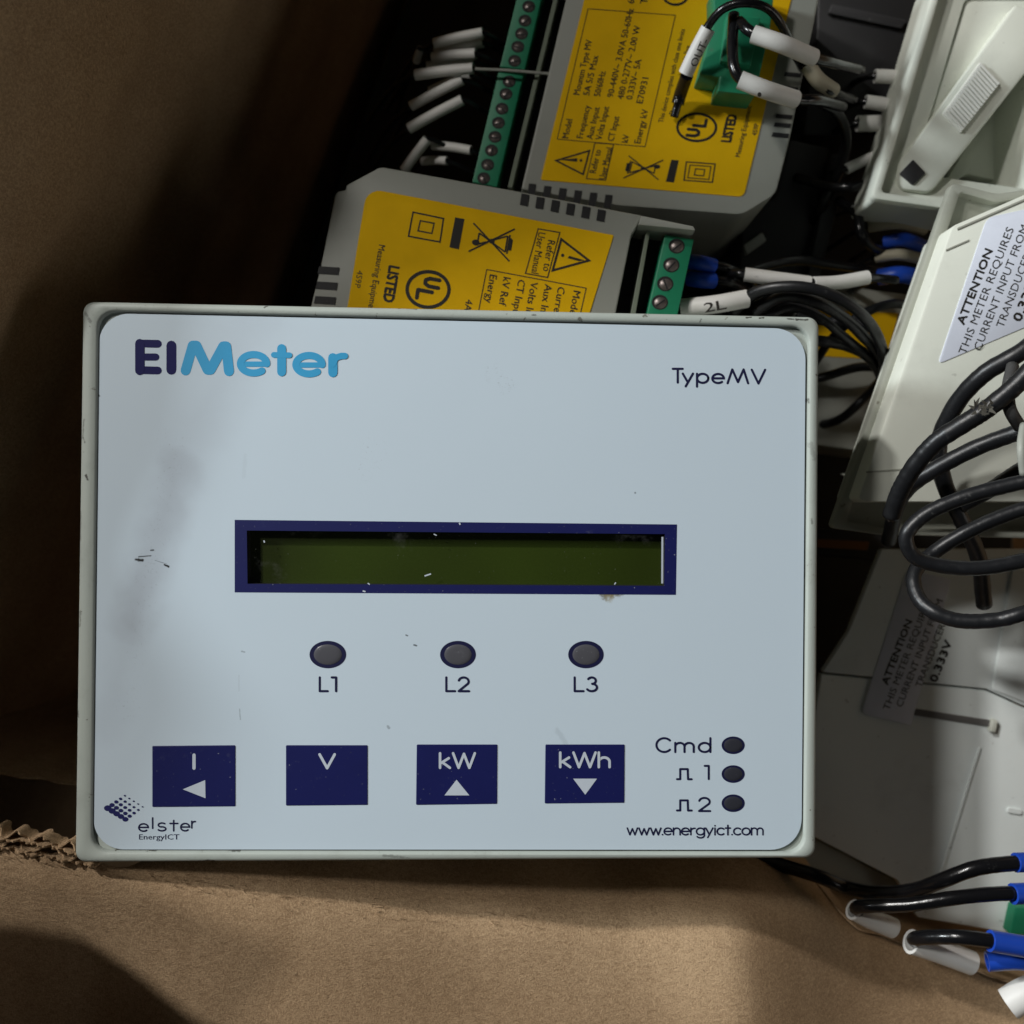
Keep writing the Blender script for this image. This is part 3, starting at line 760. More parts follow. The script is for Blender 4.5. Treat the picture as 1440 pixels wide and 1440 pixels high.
def txt1(bm):
    typeset(bm, 'LISTED', C8(352, 495), rd1, ud1, 21, zi, .045, 52)
prt(lab1, 'lettering', txt1)
def txt1b(bm):
    typeset(bm, 'Measuring Equipment', C8(305, 402), rd1, ud1, 13, zi, .014, 100)
    typeset(bm, '4S9P', C8(205, 522), rd1, ud1, 12, zi, 0, 25)
prt(lab1, 'lettering', txt1b)
def table1(bm):
    line(bm, C8(800, 520), C8(1258, 606), 1.4, zi); line(bm, C8(800, 520), C8(745, 800), 1.4, zi); line(bm, C8(1258, 606), C8(1200, 860), 1.4, zi)
    for x, y, t in ((815, 538, 'Energy'), (878, 550, 'kV Ref'), (945, 562, 'CT Input'), (1003, 575, 'Volts Input'), (1068, 585, 'Aux Input'), (1128, 595, 'Current'), (1200, 612, 'Model')):
        typeset(bm, t, C8(x, y), rd1, ud1, 15, zi, .022)
    typeset(bm, '4A', C8(705, 655), rd1, ud1, 14, zi, .02)
prt(lab1, 'lettering', table1)
for y in (505, 575, 642):
    slot(mod1, [C8(28 - (y - 505) * .12, y), C8(122 - (y - 505) * .12, y + 6), C8(117 - (y - 505) * .12, y + 40), C8(20 - (y - 505) * .12, y + 34)], Z1 + .0002)
for i in range(6):
    u, v = 733.5 + i * 21.5, 276 + i * 4.4
    slot(mod1, [(u, v - 4), (u + 11, v - 2), (u + 8.5, v + 14), (u - 2.5, v + 12)], Z1 + .0002)
# terminal bay of the nearer module
bm = BM(); slab(bm, [(902, 303), (975, 318), (978, 324), (898, 316)], Z1 + .001, Z1 - .02, 1, 1.5, 2); obj('bay_lip', bm, m_modcase, mod1, 40)
bm = BM(); slab(bm, [(886, 322), (972, 326), (930, 520), (840, 520)], Z1 - .012, Z1 - .034, 1, 1, 1); obj('bay_floor', bm, m_black, mod1)
bm = BM(); slab(bm, [(909, 325), (914, 326), (880, 520), (872, 520)], Z1 - .003, Z1 - .012, .5, .5, 1); obj('circuit_board', bm, m_pcb, mod1)
bm = BM(); slab(bm, [(935, 330), (976, 336), (936, 520), (892, 520)], Z1 - .003, Z1 - .014, 1, 1.5, 2); tb1 = obj('terminal_block', bm, m_green, mod1, 40)
for u, v in ((951.5, 346), (944, 372.5), (935.5, 399), (928, 425)): screw(tb1, u, v, 11.5, Z1 - .003)

# ---- the farther, larger module
Z2 = -.050
mod2 = thing('meter_module', 'larger grey module with a yellow label, green plug and long screw terminal strip', 'electrical module', P(930, 120, Z2 - .085), 'yellow labelled modules')
CASE2 = [(733, 266), (870, 289), (1044, 302), (1091, 273), (1110, 199), (1166, -70), (812, -70)]
bm = BM(); slab(bm, CASE2, Z2, Z2 - .085, [3, 2, 10, 10, 4, 2, 2], 3, 3); obj('case', bm, m_modcase, mod2, 40)
LAB2 = [(760, 253), (1046, 277), (1127, -60), (836, -60)]
bm = BM(); slab(bm, LAB2, Z2 + .00025, Z2 + .00002, [3, 8, 2, 2], .5, 3); lab2 = obj('label', bm, m_yel, mod2, 40)
zi2 = Z2 + .00030
C2 = lambda x, y: (720 + x * .30556, y * .30556)
rd2, ud2 = Vector((.23, -.973)), Vector((-.996, -.088))
def p2(name, f):
    bm = BM(); f(bm); return obj(name, bm, m_ink, lab2)
p2('double_square_symbol', lambda bm: (outline(bm, [C2(800, 742), C2(938, 752), C2(925, 842), C2(788, 832)], 1.8, zi2), outline(bm, [C2(818, 757), C2(918, 764), C2(908, 828), C2(806, 820)], 1.4, zi2), outline(bm, [C2(843, 774), C2(890, 778), C2(884, 812), C2(836, 808)], 1.6, zi2)))
p2('bar_symbol', lambda bm: flat(bm, [C2(733, 735), C2(768, 738), C2(745, 840), C2(708, 836)], zi2))
p2('bin_symbol', lambda bm: bin_symbol(bm, C2(605, 775), rd2 * .95, ud2 * 1.45, 20, zi2))
def tri2(bm):
    outline(bm, [C2(192, 738), C2(362, 688), C2(330, 808)], 2.4, zi2)
    flat(bm, [C2(220, 735), C2(300, 728), C2(300, 745)], zi2); flat(bm, ellipse(*C2(318, 738), 2, 2, 10), zi2)
p2('warning_triangle', tri2)
def refer2(bm):
    outline(bm, [C2(380, 655), C2(470, 662), C2(432, 832), C2(340, 824)], 1.3, zi2)
    typeset(bm, 'Refer to', C2(385, 800), rd2, ud2, 13, zi2, .02, 34)
    typeset(bm, 'User Manual', C2(428, 828), rd2, ud2, 13, zi2, .02, 46)
p2('lettering', refer2)
p2('certification_mark', lambda bm: ul(bm, C2(850, 586), 29, 21, 3.6, rd2, ud2, 20, zi2))
p2('lettering', lambda bm: typeset(bm, 'LISTED', C2(1005, 660), rd2, ud2, 19, zi2, .05, 40))
def small2(bm):
    typeset(bm, 'Measuring Equipment', C2(1048, 725), rd2, ud2, 10, zi2, .02, 74); typeset(bm, '4S9P', C2(1125, 625), rd2, ud2, 10, zi2, .02, 17)
p2('lettering', small2)
def table2(bm):
    for x, y, t, w in ((258, 640, 'Model', 28), (325, 640, 'Frequency', 48), (370, 642, 'Aux Input', 46), (412, 645, 'Volts Input', 48), (468, 652, 'CT Input', 36), (532, 660, 'kV', 12), (590, 664, 'Energy kV', 50),
                       (310, 440, 'Mountm Type MV', 80), (355, 442, '5A 5/5 Max', 58), (405, 446, '50/60Hz', 36), (465, 450, '90-440V~ 3.0VA 50-60Hz', 128), (512, 458, '480 0-277V~ 2.00 W', 106), (553, 460, '0.333V~ 5A', 58), (600, 480, 'E70931', 38)):
        typeset(bm, t, C2(x, y), rd2, ud2, 13, zi2, .022, w)
    a, b, c, d = C2(350, 40), C2(752, 70), C2(612, 675), C2(208, 640)
    for p, q in ((a, b), (b, c), (c, d), (d, a)): line(bm, p, q, 1.0, zi2 + 2e-5)
    typeset(bm, 'This device complies with class one limits', C2(695, 565), rd2, ud2, 10, zi2, .015, 135)
    typeset(bm, 'Do not open while it is live', C2(745, 530), rd2, ud2, 10, zi2, .015, 100)
p2('lettering', table2)
p2('lettering', lambda bm: (typeset(bm, '600V CAT III', C2(560, 20), rd2, ud2, 14, zi2, .02), typeset(bm, 'T5', C2(620, 20), rd2, ud2, 14, zi2, .03)))
p2('certification_mark', lambda bm: ul(bm, C2(752, -38), 21, 20, 3.5, rd2, ud2, 15, zi2))
for i in range(6):
    u, v = 744 + i * 21.5, 268 + i * 3.1
    slot(mod2, [(u, v - 10), (u + 10, v - 9), (u + 7, v + 10), (u - 3, v + 9)], Z2 + .0002)
for v in (101, 121, 160, 172, 186):
    u = 1151 - v * .205
    slot(mod2, [(u - 26, v), (u - 3, v + 2), (u - 5, v + 8), (u - 28, v + 6)], Z2 + .0002)
bm = BM(); slab(bm, [(700, 268), (735, 268), (815, -70), (640 + 110, -70)], Z2 - .016, Z2 - .034, 1, 1, 1); obj('bay_floor', bm, m_black, mod2)
bm = BM(); slab(bm, [(714, 263), (720, 264), (801, -70), (795, -70)], Z2 - .004, Z2 - .016, .5, .5, 1); obj('circuit_board', bm, m_pcb, mod2)
bm = BM(); slab(bm, [(664, 256), (699, 263), (736, 106), (701, 101)], Z2 - .005, Z2 - .016, 1, 1.5, 2); tb2 = obj('terminal_block', bm, m_green, mod2, 40)
bm = BM(); slab(bm, [(703, 94), (738, 98), (778, -70), (743, -70)], Z2 - .005, Z2 - .016, 1, 1.5, 2); tb3 = obj('terminal_block', bm, m_green, mod2, 40)
C1 = lambda x, y: (360 + x * .30556, y * .30556)
for i, (x, y) in enumerate(((1255, 30), (1238, 95), (1222, 155), (1205, 215), (1190, 280), (1165, 375), (1150, 432), (1132, 500), (1116, 565), (1100, 630), (1084, 692), (1066, 758), (1048, 820))):
    screw(tb3 if i < 5 else tb2, *C1(x, y), 9.2, Z2 - .005)
bm = BM(); tube(bm, [(668, 97, Z2 - .002), (715, 99, Z2 - .002), (774, 104, Z2 - .002)], 2.2, 8, 3); obj('divider', bm, m_modcase, mod2, 60)
# green plug on the label
bm = BM(); slab(bm, [(1003, -20), (1090, -20), (1083, 40), (1062, 134), (1009, 128), (1012, 108), (984, 104), (1004, 30)], Z2 + .010, Z2 + .0004, 2, 2, 2); plug = obj('green_plug', bm, m_green, mod2, 40)
bm = BM(); slab(bm, [(1022, 20), (1070, 24), (1056, 92), (1014, 86)], Z2 + .0125, Z2 + .010, 2, 2, 2); obj('plug_body', bm, m_green, plug, 40)

# ---- black filler blocks added to make the gaps look deeply shaded
dark_l = thing('dark_filler', 'added black filler block darkening the shaded gap between box side and yellow modules', 'case', (-.02, .16, -.26))
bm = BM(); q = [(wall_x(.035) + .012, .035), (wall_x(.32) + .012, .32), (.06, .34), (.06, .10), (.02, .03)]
loft(bm, [[(x, y, -.26) for x, y in q], [(x, y, -.212) for x, y in q], [(x * .99, y * .995, -.210) for x, y in q]]); obj('body', bm, m_black, dark_l, 40)
dark_r = thing('dark_filler', 'added black filler block darkening the shaded gap right of the white meter', 'case', (.1, .06, -.2))
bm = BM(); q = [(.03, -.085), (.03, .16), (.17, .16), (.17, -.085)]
loft(bm, [[(x, y, -.2) for x, y in q], [(x, y, -.134) for x, y in q], [(x * .99, y * .995, -.132) for x, y in q]]); obj('body', bm, m_black, dark_r, 40)
bm = BM(); obox(bm, (.01, .22, -.208), (.05, 0, 0), (0, .06, 0), (0, 0, .004)); obj('filler_top', bm, m_black, dark_l)

# ================================================================== WIRES AND MARKER SLEEVES
def wire(label, wp, wr, sleeves=(), group='black wires with white marker sleeves', ferrules=(), mat=None, name='wire', hollow_n=None):
    z = wp[len(wp) // 2][2]
    t = thing(name, label, 'wire', P(*wp[0]), group)
    bm = BM(); tube(bm, wp, wr, 12, 8, lump=.015); obj('sheath', bm, mat or m_wire, t, 180)
    for pts, r, m_ in sleeves:
        bm = BM(); tube(bm, pts, r, 16, 6, hollow=.74); obj('marker_sleeve', bm, m_ or m_slv, t, 50)
    for pts, r in ferrules:
        bm = BM(); tube(bm, pts, r, 16, 4, hollow=.72); obj('ferrule', bm, m_blue, t, 50)
    return t
zl = -.071
left = [
 ('thin black wire with grey sleeve, topmost of the sleeves left of the terminal strip', (820, 200), (1045, 150), 7),
 ('thin black wire with wide grey sleeve second from the top, left of the terminal strip', (812, 265), (1012, 248), 7.5),
 ('thin black wire with sleeve just left of the pale divider rod', (733, 345), (1000, 315), 7.5),
 ('thin black wire with plain pinkish sleeve sloping below the divider rod', (712, 490), (950, 368), 7),
 ('thin black wire with printed sleeve, lowest of the two parallel sloping sleeves', (703, 592), (950, 460), 7.5),
 ('thin black wire with stubby sleeve standing steeply behind the chamfered module corner', (680, 785), (790, 640), 7),
 ('thin black wire with printed sleeve beside the lower end of the terminal strip', (812, 668), (990, 692), 6.5),
 ('thin black wire with short grey sleeve half hidden above the module edge', (765, 742), (880, 740), 6),
 ('thin black wire with sleeve squeezed between the two topmost sleeves by the terminal strip', (824, 238), (1046, 196), 7),
 ('thin black wire with sleeve tucked just above the pale divider rod', (790, 300), (1006, 282), 6.5),
 ('thin black wire with tiny sleeve end poking out left of the stacked sleeves', (738, 285), (756, 225), 5.5),
 ('thin black wire with dull sleeve deep behind the two sloping sleeves', (800, 420), (985, 345), 6.5),
]
for i, (lb, a, b, r) in enumerate(left):
    a, b = C1(*a), C1(*b); dz = [.004, .001, .006, .003, .004, .0, .0, -.004, .0, -.002, -.003, -.006][i]
    z = zl + dz; A, B = Vector((a[0], a[1], z - .004)), Vector((b[0], b[1], z)); d = (B - A)
    e = Vector((b[0] + 30 + 8 * (i % 2), b[1] + 16, z - .004))
    s0 = A - Vector((d.x * .3 + 10, d.y * .3 - 18, .018)); s1 = A - Vector((d.x * .1, d.y * .1 - 2, .002))
    wire(lb, [tuple(A - Vector((d.x * .5 + 26, d.y * .5 - 60, .045))), tuple(s0), tuple(s1), tuple(A), tuple(A + d * .5 + Vector((0, -1, 0))), tuple(B), tuple(e), (e.x + 14, e.y + 3, z - .012)], 3.4,
         [([tuple(A), tuple(A + d * .5 + Vector((0, -1, 0))), tuple(B)], r, m_slv)])
# printed marks on two of those sleeves
# ---- upper right: the loop over the green plug
zw = Z2 + .016
w_ = wire('black wire arching over the green plug with a white sleeve printed OUT-', [(948, 165, Z2 + .002), (955, 140, Z2 + .004), (966, 108, zw - .006), (980, 72, zw - .001), (995, 38, zw + .002), (1018, 12, zw + .006), (1050, 4, zw + .008), (1082, 14, zw + .006), (1104, 44, zw + .001), (1120, 80, zw - .010), (1135, 110, zw - .022)], 6.2,
          [([(964, 104, zw - .004), (979, 72, zw - .001), (996, 40, zw + .002)], 10.5, m_slv)])
bm = BM(); typeset(bm, 'OUT-', (979, 96), Vector((.42, -.908)), Vector((-.908, -.42)), 15, zw + .0040, .02, 42); obj('lettering', bm, m_ink, w_)
bm = BM(); tube(bm, [(953, 146, Z2 + .004), (957, 132, Z2 + .005), (966, 106, zw - .005)], 9, 12, 4); obj('heat_shrink', bm, m_wire, w_, 60)
wire('black wire plugged into the green plug, wrapped in the upper fat white sleeve', [(1040, 30, zw + .003), (1052, 42, zw + .006), (1070, 52, zw + .007), (1100, 64, zw + .008), (1140, 80, zw + .004), (1170, 88, zw - .002), (1210, 98, zw - .02)], 8,
     [([(1059, 48, zw + .007), (1100, 62, zw + .008), (1144, 81, zw + .003)], 12.5, m_slv)])
w_ = wire('black wire plugged into the green plug, wrapped in the lower fat white sleeve', [(1032, 20, zw + .002), (1030, 70, zw + .004), (1034, 100, zw + .005), (1050, 116, zw + .005), (1085, 128, zw + .005), (1122, 140, zw + .001), (1150, 141, zw - .002), (1185, 150, zw - .015)], 8,
     [([(1040, 112, zw + .006), (1076, 126, zw + .006), (1119, 140, zw + .002)], 12.5, m_slv)])
bm = BM(); flat(bm, ellipse(1068, 133, 3, 3.4, 10), zw + .0128 - .004); 
obj('mark', bm, m_ink, w_)
wire('black wire in a yellowed bent sleeve behind the two fat white sleeves', [(1128, 80, zw - .014), (1140, 100, zw - .012), (1155, 118, zw - .013), (1176, 132, zw - .018), (1200, 140, zw - .03)], 7,
     [([(1136, 92, zw - .012), (1150, 112, zw - .0125), (1172, 128, zw - .017)], 11, m_slv2)])
# dark moulded block between the modules and the right-hand cases
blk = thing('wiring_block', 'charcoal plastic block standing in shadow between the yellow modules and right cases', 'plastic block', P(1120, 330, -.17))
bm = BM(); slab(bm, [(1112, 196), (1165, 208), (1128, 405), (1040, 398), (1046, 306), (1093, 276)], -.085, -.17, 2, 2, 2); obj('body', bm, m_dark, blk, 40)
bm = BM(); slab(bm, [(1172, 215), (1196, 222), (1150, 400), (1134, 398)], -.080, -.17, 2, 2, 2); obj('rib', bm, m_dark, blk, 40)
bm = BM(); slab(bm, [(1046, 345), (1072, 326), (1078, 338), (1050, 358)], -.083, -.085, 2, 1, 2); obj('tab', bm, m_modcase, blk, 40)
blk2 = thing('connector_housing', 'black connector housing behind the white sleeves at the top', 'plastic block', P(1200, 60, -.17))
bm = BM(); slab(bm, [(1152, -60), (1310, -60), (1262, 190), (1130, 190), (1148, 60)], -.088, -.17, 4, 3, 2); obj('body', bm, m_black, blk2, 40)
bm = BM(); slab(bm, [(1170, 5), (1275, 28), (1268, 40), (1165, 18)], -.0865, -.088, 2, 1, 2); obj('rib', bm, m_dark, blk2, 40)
zr = -.070
for lb, a, b, r in (('black wire with white sleeve, upper of three entering the open grey tray side', (1230, 107), (1276, 110), 9.5),
                    ('black wire with white sleeve, middle of three entering the open grey tray side', (1217, 143), (1266, 151), 9.5),
                    ('black wire with white sleeve, lowest of three entering the open grey tray side', (1205, 174), (1258, 174), 11),
                    ('black wire with slim white sleeve sloping up below the three level sleeves', (1190, 238), (1246, 212), 7.5),
                    ('black wire with white sleeve stub below the corner of the open grey tray', (1200, 296), (1230, 286), 7)):
    d = (b[0] - a[0], b[1] - a[1])
    wire(lb, [(a[0] - 60, a[1] + 30, zr - .045), (a[0] - 26, a[1] + 8, zr - .014), (a[0] - 8, a[1] + 1, zr - .003), (a[0], a[1], zr - .0005), ((a[0] + b[0]) / 2, (a[1] + b[1]) / 2 - .5, zr), (b[0], b[1], zr - .0005), (b[0] + 30, b[1] + d[1] * .4, zr - .005), (b[0] + 60, b[1], zr - .02)], r * .45,
         [([(a[0], a[1], zr), ((a[0] + b[0]) / 2, (a[1] + b[1]) / 2 - .5, zr), (b[0], b[1], zr)], r, None)])
for lb, a, b, r, fm in (('black wire with grey sleeve above the blue ferrules beside the grimy rim', (1222, 318), (1300, 322), 9, None),
                    ('black wire in the upper blue ferrule beside the grimy rim', (1245, 341), (1300, 348), 10, 1), ('black wire with dull sleeve between two blue ferrules', (1232, 362), (1296, 364), 8, None),
                    ('black wire in the lower blue ferrule beside the grimy rim', (1236, 390), (1296, 392), 12, 1)):
    wire(lb, [(a[0] - 60, a[1] + 34, zr - .04), (a[0] - 26, a[1] + 12, zr - .016), (a[0] - 8, a[1] + 2, zr - .008), (a[0], a[1], zr - .0045), ((a[0] + b[0]) / 2, a[1] - 4, zr - .001), (b[0], b[1], zr - .0045), (b[0] + 40, b[1] + 6, zr - .014)], r * .42,
         [] if fm else [([(a[0], a[1], zr - .004), ((a[0] + b[0]) / 2, a[1] - 4, zr - .001), (b[0], b[1], zr - .004)], r, m_slv2)],
         ferrules=[([(a[0], a[1], zr - .004), ((a[0] + b[0]) / 2, a[1] - 4, zr - .001), (b[0], b[1], zr - .004)], r)] if fm else [])
# ---- wires between the nearer module's terminals and the right-hand cases
zc = -.038
for j, (lb, v0, v1) in enumerate((('black wire in a blue ferrule leaving the top green terminal', 366, 372), ('black wire in a blue ferrule leaving the second green terminal', 390, 392))):
    wire(lb, [(968, v0, zc - .006), (985, v0 + 4, zc - .004), (1006, v1 + 2, zc - .005), (1030, v1 + 8, zc - .008), (1060, v1 + 26, zc - .02)], 7, ferrules=[([(970, v0 + 2, zc - .006), (986, v0 + 4, zc - .004), (1004, v1 + 3, zc - .005)], 11)])
wire('black wire with two long white sleeves running level above the cable loop', [(1000, 384, zc - .012), (1030, 384, zc - .006), (1048, 386, zc - .004), (1092, 392, zc - .003), (1137, 398, zc - .004), (1180, 396, zc - .006), (1222, 391, zc - .008), (1260, 394, zc - .014)], 6.5,
     [([(1047, 386, zc - .004), (1092, 392, zc - .003), (1138, 398, zc - .004)], 10, None), ([(1143, 399, zc - .004), (1180, 397, zc - .006), (1220, 390, zc - .008)], 10, m_slv)])
w_ = wire('black wire with a printed white sleeve just above the meter top edge', [(930, 440, zc - .01), (958, 433, zc), (1005, 428, zc + .002), (1050, 420, zc + .001), (1075, 410, zc - .001), (1110, 402, zc)], 7,
     [([(958, 433, zc), (1005, 428, zc + .002), (1050, 420, zc + .001)], 13, None)])
bm = BM(); typeset(bm, '2L', (990, 440), Vector((.985, -.17)), Vector((-.17, -.985)), 19, zc + .0056, .03, 32); obj('lettering', bm, m_ink, w_)
for lb, pts in (('thick black cable arching right of the meter corner, outermost of the bundle', [(1030, 440, zc - .004), (1060, 412, zc + .003), (1105, 403, zc + .007), (1150, 408, zc + .008), (1195, 428, zc + .006), (1228, 462, zc), (1242, 500, zc - .012), (1240, 540, zc - .04)]),
                ('thick black cable of the bundle passing just inside the outermost arch', [(1060, 440, zc - .002), (1100, 418, zc + .002), (1145, 424, zc + .003), (1185, 446, zc - .001), (1215, 474, zc - .006), (1236, 500, zc - .02), (1240, 540, zc - .05)]),
                ('black cable of the bundle lying closest above the meter corner', [(1070, 450, zc - .002), (1110, 432, zc - .002), (1150, 444, zc - .003), (1180, 468, zc - .006), (1215, 496, zc - .014), (1250, 520, zc - .04)]),
                ('black cable dipping into the gap right of the meter corner', [(1120, 440, zc - .010), (1160, 452, zc - .009), (1200, 452, zc - .008), (1232, 470, zc - .012), (1250, 520, zc - .05)]),
                ('thick black cable looping lowest across the buried yellow label', [(1090, 470, zc - .016), (1140, 478, zc - .014), (1190, 486, zc - .015), (1226, 506, zc - .022), (1246, 545, zc - .05)]),
                ('black cable crossing steeply over the buried yellow label', [(1140, 520, -.085), (1168, 478, -.068), (1205, 446, -.058), (1250, 428, -.06), (1290, 430, -.075)]),
                ('black cable lying deepest below the buried yellow label', [(1120, 540, -.09), (1165, 528, -.086), (1210, 516, -.084), (1250, 520, -.09)]),
                ('thin black cable deep in the gap right of the meter', [(1140, 600, -.10), (1180, 590, -.09), (1215, 560, -.085), (1250, 520, -.09)])):
    wire(lb, pts, 8.2 if 'thick' in lb else 6.5, group='black cables right of the meter corner', mat=m_rub, name='cable')
for lb, pts, r in (('black wire sagging below the three white sleeves beside the open tray', [(1120, 250, -.085), (1165, 262, -.074), (1205, 262, -.070), (1250, 250, -.074), (1300, 252, -.085)], 7),
                   ('black wire curving from the white sleeve stub towards the blue ferrules', [(1180, 282, -.078), (1205, 300, -.070), (1212, 330, -.068), (1236, 352, -.072), (1290, 358, -.08)], 7),
                   ('black wire dropping from the lower fat white sleeve along the charcoal block', [(1150, 142, -.048), (1178, 160, -.056), (1190, 200, -.066), (1176, 250, -.074), (1150, 300, -.082), (1120, 340, -.1)], 7.5),
                   ('black wire rising beside the charcoal block to the level white sleeves', [(1030, 392, -.06), (1070, 376, -.066), (1120, 366, -.07), (1170, 372, -.074), (1230, 380, -.08), (1300, 384, -.09)], 7)):
    wire(lb, pts, r, group='loose black wires beside the charcoal block')
# third module deep in the gap
Z3 = -.095
mod3 = thing('meter_module', 'deeply buried grey module whose yellow label shows between black cables', 'electrical module', P(1200, 500, Z3 - .03), 'yellow labelled modules')
bm = BM(); slab(bm, [(1186, 402), (1290, 416), (1262, 640), (1100, 620), (1120, 420)], Z3, Z3 - .03, 3, 2, 2); obj('case', bm, m_modcase, mod3, 40)
bm = BM(); slab(bm, [(1150, 436), (1264, 440), (1246, 506), (1140, 500)], Z3 + .0003, Z3 + .00002, 3, .5, 2); obj('label', bm, m_yel, mod3)
bm = BM(); slab(bm, [(1140, 740), (1260, 752), (1252, 790), (1130, 780)], Z3, Z3 - .03, 3, 2, 2); t = thing('junction_box', 'dark box corner with a dull orange strip deep right of the meter', 'box', P(1200, 765, Z3 - .03)); obj('body', bm, m_dark, t, 40)
bm = BM(); slab(bm, [(1150, 758), (1222, 762), (1220, 774), (1148, 770)], Z3 + .0004, Z3 + .00002, 1, .5, 1); obj('strip', bm, paint('dull_orange_strip', (.22, .09, .02), .6), t)

# ================================================================== RIGHT-HAND CASES
# ---- open tray, top right
ZT = -.046
tray_t = thing('open_case', 'open warm grey meter case with a diagonal ribbed arm in the top right corner', 'meter case', P(1380, 120, ZT - .034), 'grey meter cases')
C3 = lambda x, y: (1000 + x * .30556, y * .30556)
TO = [(1330, -70), C3(738, 912), C3(1010, 950), (1520, 320), (1520, -70)]
TI = [(1340, -68), C3(782, 884), C3(1010, 920), (1512, 305), (1512, -68)]
bm = BM(); tray(bm, TO, TI, ZT, ZT - .034, ZT - .026, 9, 7, 2.5, 4); obj('shell', bm, m_rcase, tray_t, 40)
bm = BM(); slab(bm, [C3(1150, -60), C3(1420, -60), C3(1640, -40), C3(1560, 200), C3(930, 690), C3(905, 670)], ZT - .006, ZT - .026, 4, 3, 3); obj('inner_plate', bm, m_rcase, tray_t, 40)
ARM = [C3(1402, 18), C3(1560, 70), C3(1540, 250), C3(1440, 345), C3(1015, 885), C3(860, 868), C3(872, 742)]
bm = BM(); slab(bm, ARM, ZT - .002, ZT - .026, [4, 2, 2, 2, 10, 14, 6], 4, 3); arm = obj('arm', bm, m_rcase, tray_t, 40)
bm = BM(); slab(bm, [C3(1240, 282), C3(1332, 382), C3(1150, 612), C3(1066, 522)], ZT - .0014, ZT - .002, 2, 1, 2); m_grip = plastic('white_grip_plastic', (.78, .79, .74), .45, .1)
grip = obj('grip', bm, m_grip, arm, 40)
a0, a1, b0, b1 = (Vector(C3(*p)) for p in ((1240, 290), (1076, 520), (1326, 384), (1152, 604)))
for i in range(16):
    t = (i + .5) / 16; pa, pb = a0.lerp(a1, t), b0.lerp(b1, t)
    bm = BM(); A, B = P(pa.x, pa.y, ZT - .001), P(pb.x, pb.y, ZT - .001); d = B - A; n_ = Vector((-d.y, d.x, 0)).normalized()
    obox(bm, (A + B) / 2, d, n_ * .0006, Vector((0, 0, .0010))); r_ = obj('grip_ridge', bm, m_grip, arm)
bm = BM(); slab(bm, [C3(868, 798), C3(930, 733), C3(988, 795), C3(930, 852)], ZT - .0014, ZT - .002, 2, .6, 2); obj('square_plug', bm, m_dark, arm, 40)
bm = BM(); slab(bm, [C3(1290, 480), C3(1560, 180), C3(1640, 700), C3(1640, 900), C3(1180, 800), C3(1060, 870)], ZT - .020, ZT - .026, 3, 2, 2); obj('inner_plate', bm, m_rcase, tray_t, 40)
# ---- lidded case with the white attention label
ZL = -.028
lid_t = thing('lidded_case', 'warm grey lidded meter case with a bright white attention label, under the cable coil', 'meter case', P(1350, 520, ZL - .05), 'grey meter cases')
C4 = lambda x, y: (1000 + x * .30556, 340 + y * .30556)
RO = [(1339, 256), (1402, 272), (1560, 250), (1560, 760), (1240, 752), (1168, 742)]
RI = [(1351, 270), (1400, 284), (1556, 262), (1556, 748), (1240, 742), (1190, 733)]
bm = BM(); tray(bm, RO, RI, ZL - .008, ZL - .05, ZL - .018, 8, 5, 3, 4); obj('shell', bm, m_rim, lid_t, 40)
LIDP = [(1339, 318), (1560, 222), (1560, 706), (1216, 706), (1207, 700)]
bm = BM(); slab(bm, LIDP, ZL, ZL - .018, [6, 2, 2, 4, 4], 3, 3); lid = obj('lid', bm, m_rcase, lid_t, 40)
bm = BM(); obox(bm, (P(1330, 352, ZL) + P(1362, 338, ZL)) / 2, P(1362, 338, ZL) - P(1330, 352, ZL), Vector((0, .0004, 0)), Vector((0, 0, .0004))); obj('lid_ridge', bm, m_rim, lid)
bm = BM(); obox(bm, (P(1346, 322, ZL) + P(1470, 268, ZL)) / 2, P(1470, 268, ZL) - P(1346, 322, ZL), Vector((0, .0005, 0)), Vector((0, 0, .0005))); obj('lid_ridge', bm, m_rim, lid)
bm = BM(); obox(bm, (P(1218, 664, ZL) + P(1330, 655, ZL)) / 2, P(1330, 655, ZL) - P(1218, 664, ZL), Vector((0, .0004, 0)), Vector((0, 0, .0004))); obj('lid_ridge', bm, m_rim, lid)
rdA = Vector((.36, -.933)); udA = Vector((-.933, -.36))
def attention(parent, quad, z, org, rd, ud, sc_, mat):
    bm = BM(); slab(bm, quad, z + .0002, z + .00002, [10, 2, 2, 8], .4, 3); lb = obj('attention_label', bm, mat, parent, 40)
    down = -ud
    rows = (('ATTENTION', 0, 26, 16, .035, 112), ('THIS METER REQUIRES', 17, -12, 16, .008, 190), ('CURRENT INPUT FROM', 35, 0, 16, .008, 188), ('TRANSDUCERS', 53, 42, 16, .008, 118), ('0.333V', 73, 58, 18, .035, 72))
    for t_, dn, al, sz, bo, wid in rows:
        o_ = Vector(org) + down * dn * sc_ + rd * al * sc_
        bm = BM(); typeset(bm, t_, o_, rd, ud, sz * sc_, z + .00025, bo if bo > .02 else 0, wid * sc_); obj('lettering', bm, m_ink, lb)
attention(lid_t, [(1388, 306), (1560, 268), (1560, 410), (1319, 512)], ZL, (1346, 482), rdA, udA, 1.0, m_paper)
